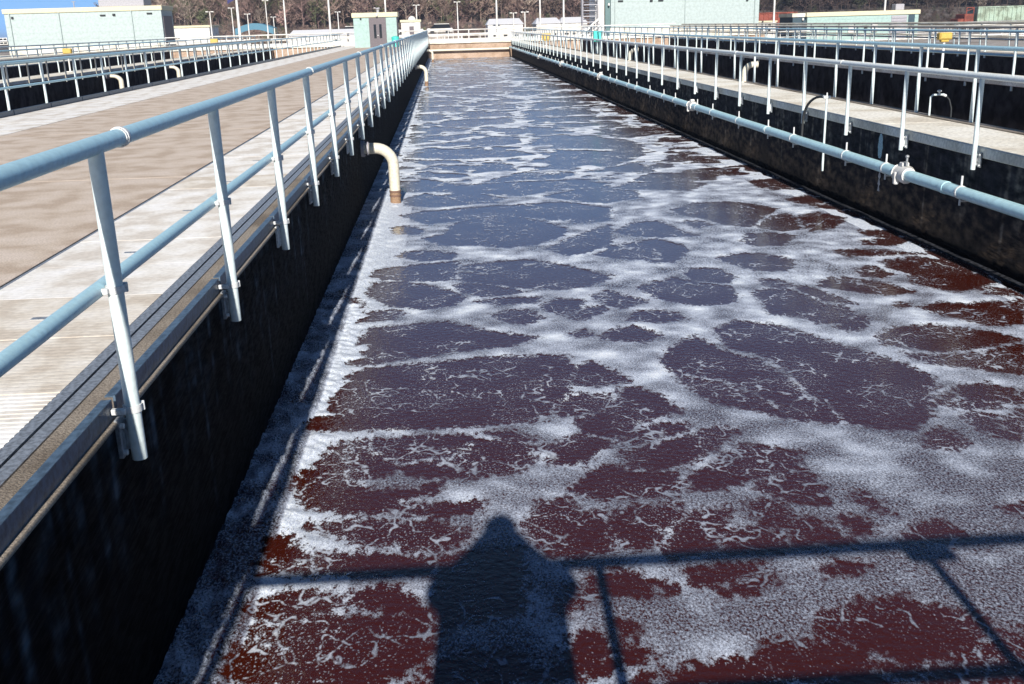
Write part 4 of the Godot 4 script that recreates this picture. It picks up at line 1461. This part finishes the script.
func make_poles() -> void:
	var proto: Node3D = null
	var list := [[-25.5, 2.1, 120, "lamp post by the white block building, short and left of all"], [-28.9, 3.05, 150, "lamp post just left of the blue canopy"], [-26.8, 2.2, 150, "thin lamp post in front of the blue canopy, left of the flagpole"], [-24.2, 3.9, 150, "lamp post at the right end of the blue canopy, right of the flagpole"], [-26.4, 1.95, 170, "short lamp post behind the right end of the blue canopy"], [-21.7, 7.2, 150, "tall lamp post right of the blue canopy"], [-13.0, 7.45, 125, "tall pole left of the mint kiosk"], [-15.4, 2.3, 160, "short lamp post just left of the mint kiosk"], [-7.3, 7.0, 140, "tall pole rising behind the mint kiosk's roof"], [-9.95, 2.8, 165, "lamp post showing over the mint kiosk's roof, left of the tall pole"], [-3.2, 2.5, 135, "lamp post beside the little white hut"], [2.0, 2.85, 140, "lamp post near the middle behind the far end wall"], [6.6, 5.0, 130, "tall pole behind the far right corner of the basin"], [8.3, 1.16, 125, "low lamp post before the left pale yard shed"], [9.1, 1.16, 118, "low lamp post just right of the left pale yard shed"], [12.8, 5.3, 140, "tall pole before the middle pale yard shed"], [14.2, 5.7, 125, "tall pole left of the outside stair"], [37.7, 6.0, 120, "tall pole between the two mint buildings"], [51.0, 5.7, 121, "tall pole behind the flat mint building's roller door"]]
	for q in list:
		var top: float = q[1] + 2.6
		var o := thing("lamp_post", q[3], "lamp post", P(q[0], -2.6, q[2]), "lamp posts in the yard")
		var s := Shape.new()
		s.tube(Vector3(0, 0, 0), Vector3(0, top, 0), 0.10 if top < 7.0 else 0.13, 8, 0.06 if top < 7.0 else 0.09)
		part("pole", s, M.white, o)
		s = Shape.new()
		s.tube(Vector3(0, 0, 0), Vector3(0, 0.35, 0), 0.22, 8, 0.18)
		part("pole_base", s, M.walk, o)
		s = Shape.new()
		s.tube(Vector3(-0.32, top, 0), Vector3(0.32, top, 0), 0.03, 6)
		part("arm", s, M.white, o)
		for x in [-0.3, 0.3]:
			s = Shape.new()
			s.cbox(Vector3(x - 0.14, top - 0.05, -0.12), Vector3(x + 0.14, top + 0.06, 0.12), 0.02)
			part("lamp_head", s, M.white, o)
	var f := thing("flagpole", "thick white flagpole with a dark flag, before the blue canopy", "flagpole", P(-22.1, -2.6, 118))
	var s := Shape.new()
	s.tube(Vector3(0, 0, 0), Vector3(0, 9.6, 0), 0.17, 10, 0.10)
	s.ball(Vector3(0, 9.65, 0), Vector3(0.14, 0.14, 0.14), 8)
	part("pole", s, M.white, f)
	s = Shape.new()
	for i in 6:
		var a := i / 6.0
		var b := (i + 1) / 6.0
		for k in 2:
			var o := 0.02 * k - 0.01
			s.quad(Vector3(-0.1 - a * 0.9, 5.9 - a * 0.5, 0.12 * sin(a * 7.0) + o), Vector3(-0.1 - b * 0.9, 5.9 - b * 0.5, 0.12 * sin(b * 7.0) + o), Vector3(-0.1 - b * 0.75, 8.3 - b * 0.3, 0.12 * sin(b * 7.0) + o), Vector3(-0.1 - a * 0.75, 8.3 - a * 0.3, 0.12 * sin(a * 7.0) + o), Vector3(0, 0, -1 if k == 0 else 1))
	part("flag", s, M.flag, f)


func make_vehicles() -> void:
	for q in [[-2.4, 160.0, "white car parked straight behind the far end wall"], [-15.6, 160.0, "white car parked behind the yard railings left of the kiosk"], [-6.6, 150.0, "white car parked between the kiosk and the little hut"]]:
		var o := thing("parked_car", q[2], "car", P(q[0], -1.3, q[1]), "cars in the yard")
		var s := Shape.new()
		s.cbox(Vector3(0, 0.28, 0), Vector3(3.9, 0.92, 1.7), 0.14)
		part("body", s, M.white, o)
		s = Shape.new()
		var lo := [Vector3(0.5, 0.9, 0.06), Vector3(3.6, 0.9, 0.06), Vector3(3.6, 0.9, 1.64), Vector3(0.5, 0.9, 1.64)]
		var hi := [Vector3(1.2, 1.48, 0.2), Vector3(3.3, 1.48, 0.2), Vector3(3.3, 1.48, 1.5), Vector3(1.2, 1.48, 1.5)]
		for i in 4:
			var j := (i + 1) % 4
			s.quad(lo[i], lo[j], hi[j], hi[i], (hi[i] + hi[j] - Vector3(4.2, 2.0, 1.7)).normalized())
		part("window", s, M.glass, o)
		s = Shape.new()
		s.cbox(Vector3(1.1, 1.46, 0.15), Vector3(3.4, 1.56, 1.55), 0.04)
		part("roof", s, M.white, o)
		s = Shape.new()
		s.tube(Vector3(0, 0.32, -0.02), Vector3(0, 0.32, 0.2), 0.32, 14)
		var wm := s.done()
		for x in [0.8, 3.1]:
			for z in [0.0, 1.52]:
				part("wheel", wm, M.rubber, o, P(x, 0, z))
		var lift := Shape.new()
		lift.box(Vector3(-1.0, -1.3, -0.6), Vector3(5.0, -0.01, 2.4))
		var st := struct("parking_bank", lift, M.grade)
		st.position = o.position
	# railway wagons on the right
	for q in [[71.9, 20.0, M.train_green, "green ribbed railway wagon at the far right under the dark hill"], [41.0, 6.1, M.train_red, "rust red railway wagon peeping out beside the flat mint building"]]:
		var o := thing("railway_wagon", q[3], "railway wagon", P(q[0], -2.6, 140))
		var L: float = q[1]
		var s := Shape.new()
		s.cbox(Vector3(0, 1.05, 0), Vector3(L, 3.0, 3.0), 0.05)
		part("body", s, q[2], o)
		s = Shape.new()
		s.box(Vector3(-0.06, 2.95, -0.12), Vector3(L + 0.06, 3.09, 3.12))
		s.box(Vector3(-0.06, 1.0, -0.12), Vector3(L + 0.06, 1.12, 3.12))
		part("top_rail", s, q[2], o)
		s = Shape.new()
		s.cbox(Vector3(-0.05, 1.12, -0.11), Vector3(0.10, 2.95, 0.0), 0.02)
		var rm := s.done()
		var x := 0.4
		while x < L - 0.3:
			part("rib", rm, q[2], o, P(x, 0, 0))
			x += 0.62
		s = Shape.new()
		s.box(Vector3(0.3, 0.62, 0.3), Vector3(L - 0.3, 1.0, 2.7))
		part("underframe", s, M.dark, o)
		s = Shape.new()
		s.tube(Vector3(0, 0.48, 0.5), Vector3(0, 0.48, 0.65), 0.46, 14)
		var wm := s.done()
		for wx in [0.9, 2.5, L - 2.5, L - 0.9]:
			for wz in [0.0, 1.6]:
				part("wheel", wm, M.rubber, o, P(wx, 0, wz))
	var e := thing("railway_engine_end", "rusty red wagon end coupled left of the green ribbed wagon", "railway wagon", P(69.2, -2.6, 140))
	var s := Shape.new()
	s.cbox(Vector3(1.0, 0.9, 0.2), Vector3(2.3, 2.2, 2.8), 0.06)
	s.cbox(Vector3(0.2, 0.9, 0.4), Vector3(1.1, 1.6, 2.6), 0.06)
	part("body", s, M.train_red, e)
	s = Shape.new()
	for x in [1.2, 2.2]:
		s.tube(Vector3(x, 2.1, 0.2), Vector3(x, 3.05, 0.2), 0.06, 6)
	s.tube(Vector3(1.2, 3.0, 0.2), Vector3(2.2, 3.0, 0.2), 0.06, 6)
	s.tube(Vector3(1.2, 2.55, 0.2), Vector3(2.2, 2.9, 0.2), 0.05, 6)
	part("ladder", s, M.train_red, e)
	s = Shape.new()
	s.tube(Vector3(0, 0.48, 0.5), Vector3(0, 0.48, 0.65), 0.46, 14)
	var wm := s.done()
	for wx in [0.8, 1.8]:
		part("wheel", wm, M.rubber, e, P(wx, 0, 0))
	# chain link fence with its posts
	var fe := thing("wire_fence", "dark wire fence with posts along the railway on the right", "fence", P(52.0, -2.6, 126))
	s = Shape.new()
	s.tube(Vector3(0, 0, 0), Vector3(0, 1.35, 0), 0.06, 6)
	var pm := s.done()
	for i in 14:
		part("post", pm, M.grey_metal, fe, P(i * 1.75, 0, 0))
	s = Shape.new()
	for y in [1.32, 0.7, 0.1]:
		s.tube(Vector3(0, y, 0), Vector3(22.75, y, 0), 0.03, 5)
	part("wire", s, M.grey_metal, fe)
	s = Shape.new()
	for i in 150:
		var x := i * 0.152
		s.tube(Vector3(x, 0.05, 0), Vector3(x + 0.6, 1.3, 0), 0.012, 3, -1.0, false)
		s.tube(Vector3(x + 0.6, 0.05, 0), Vector3(x, 1.3, 0), 0.012, 3, -1.0, false)
	part("mesh", s, M.rubber, fe)


# ---------------------------------------------------------------- the wooded hill
func hill_y(x: float, z: float) -> float:
	var edge := smoothstep(-62.0, -30.0, x * 190.0 / maxf(z, 60.0) + 8.0) 
	var rise := smoothstep(165.0, 340.0, z)
	var k := band_noise.get_noise_2d(x * 0.02, z * 0.02)
	return -2.7 + edge * rise * (10.5 + 3.0 * k) + (1.0 - edge) * rise * 1.0


func make_hill() -> void:
	var s := Shape.new()
	var nx := 90
	var nz := 34
	for j in nz + 1:
		var z := lerpf(160.0, 560.0, float(j) / nz)
		for i in nx + 1:
			var x := lerpf(-320.0, 340.0, float(i) / nx)
			var y := hill_y(x, z)
			var n := Vector3(hill_y(x - 3, z) - hill_y(x + 3, z), 6.0, hill_y(x, z - 3) - hill_y(x, z + 3)).normalized()
			s.vert(Vector3(x, y, z), n)
	for j in nz:
		for i in nx:
			var k := j * (nx + 1) + i
			s.face(k, k + 1, k + nx + 2); s.face(k, k + nx + 2, k + nx + 1)
	struct("hill", s, M.hill)
	# bare winter trees: several shapes of forked branches and fine twigs, set thickly up the slope
	for kind in 4:
		var t := Shape.new()
		var h := [8.5, 7.0, 10.0, 5.0][kind] as float
		rng.seed = 500 + kind
		t.tube(Vector3.ZERO, Vector3(0.2, h * 0.75, 0.1), 0.09, 4, 0.04, false)
		for b in 22:
			var y0 := h * rng.randf_range(0.12, 0.75)
			var an := rng.randf() * TAU
			var reach := (1.0 - y0 / h) * h * rng.randf_range(0.25, 0.5) + 0.4
			var tip := Vector3(cos(an) * reach, y0 + reach * rng.randf_range(0.5, 1.1), sin(an) * reach)
			t.tube(Vector3(0.2 * y0 / h, y0, 0), tip, 0.06, 3, 0.025, false)
			for w in 9:
				var f := rng.randf_range(0.3, 1.0)
				var a := Vector3(0, y0, 0).lerp(tip, f)
				var d := Vector3(rng.randf_range(-1, 1), rng.randf_range(-0.1, 1.2), rng.randf_range(-1, 1)) * rng.randf_range(0.5, 1.1)
				var side := d.cross(Vector3(rng.randf() - 0.5, rng.randf() - 0.5, rng.randf() - 0.5)).normalized() * (0.05 if kind < 3 else 0.16)
				t.tri(a - side, a + side, a + d, Vector3(0, 0.4, -0.9).normalized())
				t.tri(a + d * 0.3 - side, a + d * 0.3 + side, a + d * 0.6 + d.cross(side).normalized() * 0.5, Vector3(0.3, 0.4, -0.8).normalized())
		var mesh := t.done()
		var mm := MultiMesh.new()
		mm.transform_format = MultiMesh.TRANSFORM_3D
		mm.use_colors = true
		mm.mesh = mesh
		var count := 2400
		mm.instance_count = count
		for i in count:
			var z := 172.0 + pow(rng.randf(), 1.3) * 200.0
			var x := rng.randf_range(-0.36, 0.68) * z
			var y := hill_y(x, z)
			var sc := rng.randf_range(0.6, 1.15)
			if x > 30.0 * z / 170.0:
				sc *= 0.8
			if hill_y(x, z + 30.0) < 3.0:
				sc *= 0.25
			var b := Basis(Vector3.UP, rng.randf() * TAU).scaled(Vector3(sc * rng.randf_range(0.9, 1.4), sc, sc))
			mm.set_instance_transform(i, Transform3D(b, P(x, y - 0.2, z)))
			var g := rng.randf()
			var tone := Color(0.21, 0.13, 0.115).lerp(Color(0.25, 0.18, 0.14), g)
			if rng.randf() < 0.14:
				tone = Color(0.12, 0.13, 0.06)
			if rng.randf() < 0.1:
				tone = Color(0.33, 0.26, 0.21)
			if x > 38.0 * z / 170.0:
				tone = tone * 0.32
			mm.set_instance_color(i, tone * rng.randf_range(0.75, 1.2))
		var o := MultiMeshInstance3D.new()
		o.name = ["bare_woodland", "bare_woodland_001", "bare_woodland_002", "undergrowth"][kind]
		o.multimesh = mm
		o.material_override = M.wood
		add_child(o)
		o.set_meta("kind", "stuff")
		tag(o, ["brown bare winter trees covering the hillside behind the yard", "lower bare trees filling in the brown hillside", "taller bare trees standing out of the hillside wood", "brown brush and undergrowth between the bare trees on the hill"][kind], "woodland")
	rng.seed = 1


# ---------------------------------------------------------------- the photographer, whose shadow lies on the water
# joints with radii, joined by a smooth minimum and meshed as surface nets
func net(s: Shape, bones: Array, lo: Vector3, hi: Vector3, cell: float, blend: float, colour: Callable) -> void:
	var n := Vector3i(((hi - lo) / cell).ceil()) + Vector3i.ONE
	var f := PackedFloat32Array()
	f.resize(n.x * n.y * n.z)
	f.fill(1.0)
	for b in bones:
		var a: Vector3 = b[0]
		var e: Vector3 = b[1]
		var ra: float = b[2]
		var rb: float = b[3]
		var flat: Vector3 = b[4] if b.size() > 4 else Vector3.ONE
		var m := maxf(ra, rb) * 1.0 / minf(flat.x, flat.z) + blend * 2.0 + cell * 2.0
		var from := Vector3i(((a.min(e) - Vector3.ONE * m - lo) / cell).floor()).clamp(Vector3i.ZERO, n - Vector3i.ONE)
		var to := Vector3i(((a.max(e) + Vector3.ONE * m - lo) / cell).ceil()).clamp(Vector3i.ZERO, n - Vector3i.ONE)
		var ab := (e - a) * flat
		var inv := 1.0 / maxf(ab.length_squared(), 1e-9)
		for z in range(from.z, to.z + 1):
			for y in range(from.y, to.y + 1):
				var k := (z * n.y + y) * n.x + from.x
				for x in range(from.x, to.x + 1):
					var q := (lo + Vector3(x, y, z) * cell - a) * flat
					var t := clampf(q.dot(ab) * inv, 0.0, 1.0)
					var d := q.distance_to(ab * t) - lerpf(ra, rb, t)
					var c := f[k]
					var h := maxf(blend - absf(c - d), 0.0) / blend
					f[k] = minf(c, d) - h * h * blend * 0.25
					k += 1
	var ids := {}
	var corner := [0, 1, n.x, n.x + 1, n.x * n.y, n.x * n.y + 1, n.x * n.y + n.x, n.x * n.y + n.x + 1]
	for z in n.z - 1:
		for y in n.y - 1:
			for x in n.x - 1:
				var k := (z * n.y + y) * n.x + x
				var neg := 0
				for o in corner:
					if f[k + o] < 0.0:
						neg += 1
				if neg == 0 or neg == 8:
					continue
				var sum := Vector3.ZERO
				var cnt := 0
				for e in [[0, 1], [2, 3], [4, 5], [6, 7], [0, 2], [1, 3], [4, 6], [5, 7], [0, 4], [1, 5], [2, 6], [3, 7]]:
					var va := f[k + corner[e[0]]]
					var vb := f[k + corner[e[1]]]
					if (va < 0.0) != (vb < 0.0):
						var t := va / (va - vb)
						var pa := Vector3(e[0] & 1, (e[0] >> 1) & 1, e[0] >> 2)
						var pb := Vector3(e[1] & 1, (e[1] >> 1) & 1, e[1] >> 2)
						sum += pa.lerp(pb, t)
						cnt += 1
				var p := lo + (Vector3(x, y, z) + sum / cnt) * cell
				var gx := f[k + 1] + f[k + corner[3]] + f[k + corner[5]] + f[k + corner[7]] - f[k] - f[k + corner[2]] - f[k + corner[4]] - f[k + corner[6]]
				var gy := f[k + corner[2]] + f[k + corner[3]] + f[k + corner[6]] + f[k + corner[7]] - f[k] - f[k + 1] - f[k + corner[4]] - f[k + corner[5]]
				var gz := f[k + corner[4]] + f[k + corner[5]] + f[k + corner[6]] + f[k + corner[7]] - f[k] - f[k + 1] - f[k + corner[2]] - f[k + corner[3]]
				s.tint = colour.call(p)
				ids[k] = s.vert(p, Vector3(gx, gy, gz).normalized())
	for k in ids:
		var inside: bool = f[k] < 0.0
		for ax in 3:
			var step: int = [1, n.x, n.x * n.y][ax]
			if (f[k + step] < 0.0) == inside:
				continue
			var u: int = [n.x, n.x * n.y, 1][ax]
			var w: int = [n.x * n.y, 1, n.x][ax]
			if ids.has(k - u) and ids.has(k - w) and ids.has(k - u - w):
				s.face(ids[k], ids[k - u], ids[k - u - w])
				s.face(ids[k], ids[k - u - w], ids[k - w])


func make_person() -> void:
	var o := thing("person", "photographer in a dark coat holding a small camera up behind the near railing", "person", P(-0.03, DECK_Y, -0.14))
	var B := []
	var y := -DECK_Y
	# legs, hips, coat, chest, neck
	for sd in [-1.0, 1.0]:
		B.append([Vector3(0.10 * sd, 0.90, -0.02), Vector3(0.12 * sd, 0.50, 0.0), 0.105, 0.07])
		B.append([Vector3(0.12 * sd, 0.50, 0.0), Vector3(0.14 * sd, 0.10, -0.04), 0.068, 0.05])
		B.append([Vector3(0.14 * sd, 0.05, -0.08), Vector3(0.16 * sd, 0.04, 0.12), 0.052, 0.04])
		B.append([Vector3(0.17 * sd, 1.38, -0.02), Vector3(0.33 * sd, 1.28, 0.02), 0.095, 0.085])
		B.append([Vector3(0.33 * sd, 1.28, 0.02), Vector3(0.11 * sd, 1.50, 0.10), 0.072, 0.045])
		B.append([Vector3(0.11 * sd, 1.50, 0.10), Vector3(0.085 * sd, 1.545, 0.115), 0.036, 0.032])
		B.append([Vector3(0.20 * sd, 0.78, 0.0), Vector3(0.23 * sd, 1.20, 0.0), 0.15, 0.11, Vector3(1, 1, 1.2)])
	B.append([Vector3(0, 0.92, -0.02), Vector3(0, 1.22, -0.02), 0.17, 0.19, Vector3(0.8, 1, 1.15)])
	B.append([Vector3(0, 1.22, -0.02), Vector3(0, 1.40, -0.03), 0.18, 0.12, Vector3(0.75, 1, 1.15)])
	B.append([Vector3(0, 1.40, -0.03), Vector3(0, 1.52, 0.0), 0.07, 0.058])
	var skin := Color(0.45, 0.27, 0.19)
	var dress := func(p: Vector3) -> Color:
		if p.y > 1.455 and absf(p.x) < 0.085 and p.z < 0.09: return skin
		if p.y > 1.47 and p.z > 0.085: return skin
		if p.y < 0.09: return Color(0.03, 0.025, 0.02)
		return Color(0.04, 0.05, 0.09) if p.y > 0.74 else Color(0.06, 0.07, 0.10)
	var s := Shape.new()
	s.tinted = true
	net(s, B, Vector3(-0.5, -0.03, -0.3), Vector3(0.5, 1.6, 0.3), 0.02, 0.05, dress)
	# head: skull, jaw, nose, ears, brow and lips
	var H := [[Vector3(0, 1.66, -0.005), Vector3(0, 1.635, -0.02), 0.078, 0.08, Vector3(1.08, 1, 0.92)], [Vector3(0, 1.60, 0.02), Vector3(0, 1.555, 0.045), 0.062, 0.034], [Vector3(0, 1.625, 0.085), Vector3(0, 1.595, 0.10), 0.009, 0.014], [Vector3(0, 1.50, -0.01), Vector3(0, 1.57, 0.0), 0.056, 0.052], [Vector3(-0.02, 1.565, 0.072), Vector3(0.02, 1.565, 0.072), 0.008, 0.008]]
	for sd in [-1.0, 1.0]:
		H.append([Vector3(0.08 * sd, 1.635, -0.01), Vector3(0.082 * sd, 1.60, -0.005), 0.014, 0.010])
		H.append([Vector3(0.02 * sd, 1.643, 0.075), Vector3(0.045 * sd, 1.641, 0.066), 0.010, 0.009])
		H.append([Vector3(0.03 * sd, 1.625, 0.067), Vector3(0.031 * sd, 1.625, 0.068), 0.012, 0.012])
	net(s, H, Vector3(-0.11, 1.46, -0.13), Vector3(0.11, 1.78, 0.14), 0.007, 0.016, func(_p: Vector3) -> Color: return skin)
	# hands: palm, four fingers closed round the camera's sides and a thumb behind it
	for sd in [-1.0, 1.0]:
		var F := [[Vector3(0.085 * sd, 1.545, 0.110), Vector3(0.070 * sd, 1.595, 0.120), 0.030, 0.027, Vector3(1, 1, 1)]]
		for k in 4:
			var yy := 1.575 + 0.017 * k
			var l: float = [0.030, 0.036, 0.038, 0.034][k]
			var kn := Vector3((0.074 + 0.004 * (k % 2)) * sd, yy, 0.136)
			var mid := Vector3((0.066) * sd, yy + 0.003, 0.136 + l * 0.62)
			var tip := Vector3(0.036 * sd, yy + 0.004, 0.146 + l * 0.62)
			F.append([Vector3(0.074 * sd, yy - 0.012, 0.118), kn, 0.0105, 0.0098])
			F.append([kn, mid, 0.0098, 0.0086])
			F.append([mid, tip, 0.0086, 0.0070])
		F.append([Vector3(0.070 * sd, 1.57, 0.105), Vector3(0.050 * sd, 1.60, 0.100), 0.0135, 0.011])
		F.append([Vector3(0.050 * sd, 1.60, 0.100), Vector3(0.030 * sd, 1.612, 0.103), 0.011, 0.009])
		var ctr := Vector3(0.07 * sd, 1.58, 0.13)
		net(s, F, ctr - Vector3(0.07, 0.08, 0.075), ctr + Vector3(0.07, 0.09, 0.075), 0.004, 0.006, func(_p: Vector3) -> Color: return skin)
	s.tint = Color.WHITE
	part("body", s, M.body, o)
	s = Shape.new()
	s.ball(Vector3(0, 1.665, -0.025), Vector3(0.098, 0.09, 0.104), 20, -0.25)
	s.cbox(Vector3(-0.07, 1.55, -0.115), Vector3(0.07, 1.66, -0.05), 0.03)
	part("hair", s, M.hair, o)
	var c := thing("compact_camera", "small dark compact camera held in the photographer's hands", "camera", P(-0.03, 0.0, -0.012))
	s = Shape.new()
	s.cbox(Vector3(-0.052, -0.032, -0.024), Vector3(0.052, 0.034, 0.0), 0.006)
	part("body", s, M.rubber, c)


# ---------------------------------------------------------------- everything in order
func _ready() -> void:
	rng.seed = 1
	var cam := Camera3D.new()
	cam.name = "camera"
	cam.fov = 2.0 * rad_to_deg(atan(342.0 / 1021.8))
	cam.near = 0.05
	cam.far = 1500.0
	cam.rotation = Vector3(-0.3021, -0.0565, -0.0278)
	add_child(cam)
	cam.current = true

	var env := Environment.new()
	env.background_mode = Environment.BG_SKY
	var sky := ProceduralSkyMaterial.new()
	sky.sky_top_color = lin(0.0015, 0.010, 0.05)
	sky.sky_horizon_color = lin(0.20, 0.42, 0.77)
	sky.sky_curve = 0.25
	sky.ground_horizon_color = lin(0.20, 0.19, 0.19)
	sky.ground_bottom_color = lin(0.08, 0.07, 0.07)
	env.sky = Sky.new()
	env.sky.sky_material = sky
	env.tonemap_mode = Environment.TONE_MAPPER_LINEAR
	env.tonemap_exposure = 1.5
	env.sdfgi_enabled = true
	env.ssao_enabled = true
	env.ssil_enabled = true
	env.fog_enabled = true
	env.fog_density = 0.00025
	env.fog_light_color = Color(0.80, 0.84, 0.95)
	var we := WorldEnvironment.new()
	we.name = "world_environment"
	we.environment = env
	add_child(we)

	var sun := DirectionalLight3D.new()
	sun.name = "sun"
	sun.light_energy = 1.6
	sun.light_color = Color(1.0, 0.98, 0.95)
	sun.light_angular_distance = 0.5
	sun.shadow_enabled = true
	var el := deg_to_rad(27.4)
	var az := deg_to_rad(2.45)
	var dir := P(sin(az) * cos(el), -sin(el), cos(az) * cos(el))
	sun.look_at_from_position(Vector3.ZERO, dir, Vector3.UP)
	add_child(sun)

	make_materials()
	M.rust_pale = mottled(lin(0.40, 0.22, 0.11), 0.35, 0.05, 3.0, 47, 0.8, 1.5)
	M.mint_shadow_side = mottled(lin(0.10, 0.17, 0.17), 0.06, 0.02, 0.5, 48, 0.7, 0.5)  # mint darkened so the side wall's shade is in its colour
	M.dark_teal = mottled(lin(0.02, 0.05, 0.07), 0.06, 0.02, 0.5, 49, 0.6, 0.4)
	M.grey_pale = mottled(lin(0.66, 0.66, 0.68), 0.06, 0.02, 0.5, 50, 0.6, 0.4)
	M.hill = mottled(lin(0.115, 0.085, 0.07), 0.3, 0.02, 0.08, 51, 0.95, 2.0, 0.4, 0.02)
	M.wood = plain(Color.WHITE, 0.9)
	M.wood.vertex_color_use_as_albedo = true
	M.body = plain(Color.WHITE, 0.75)
	M.body.vertex_color_use_as_albedo = true
	M.hair = mottled(lin(0.03, 0.022, 0.018), 0.3, 0.06, 8.0, 52, 0.6, 2.0)
	var t0 := Time.get_ticks_msec()
	make_decks()
	make_water()
	print("water ", Time.get_ticks_msec() - t0)
	make_hill()
	make_buildings()
	make_railings()
	make_pipes()
	make_safety_boxes()
	make_poles()
	make_vehicles()
	make_person()
	print("done ", Time.get_ticks_msec() - t0)
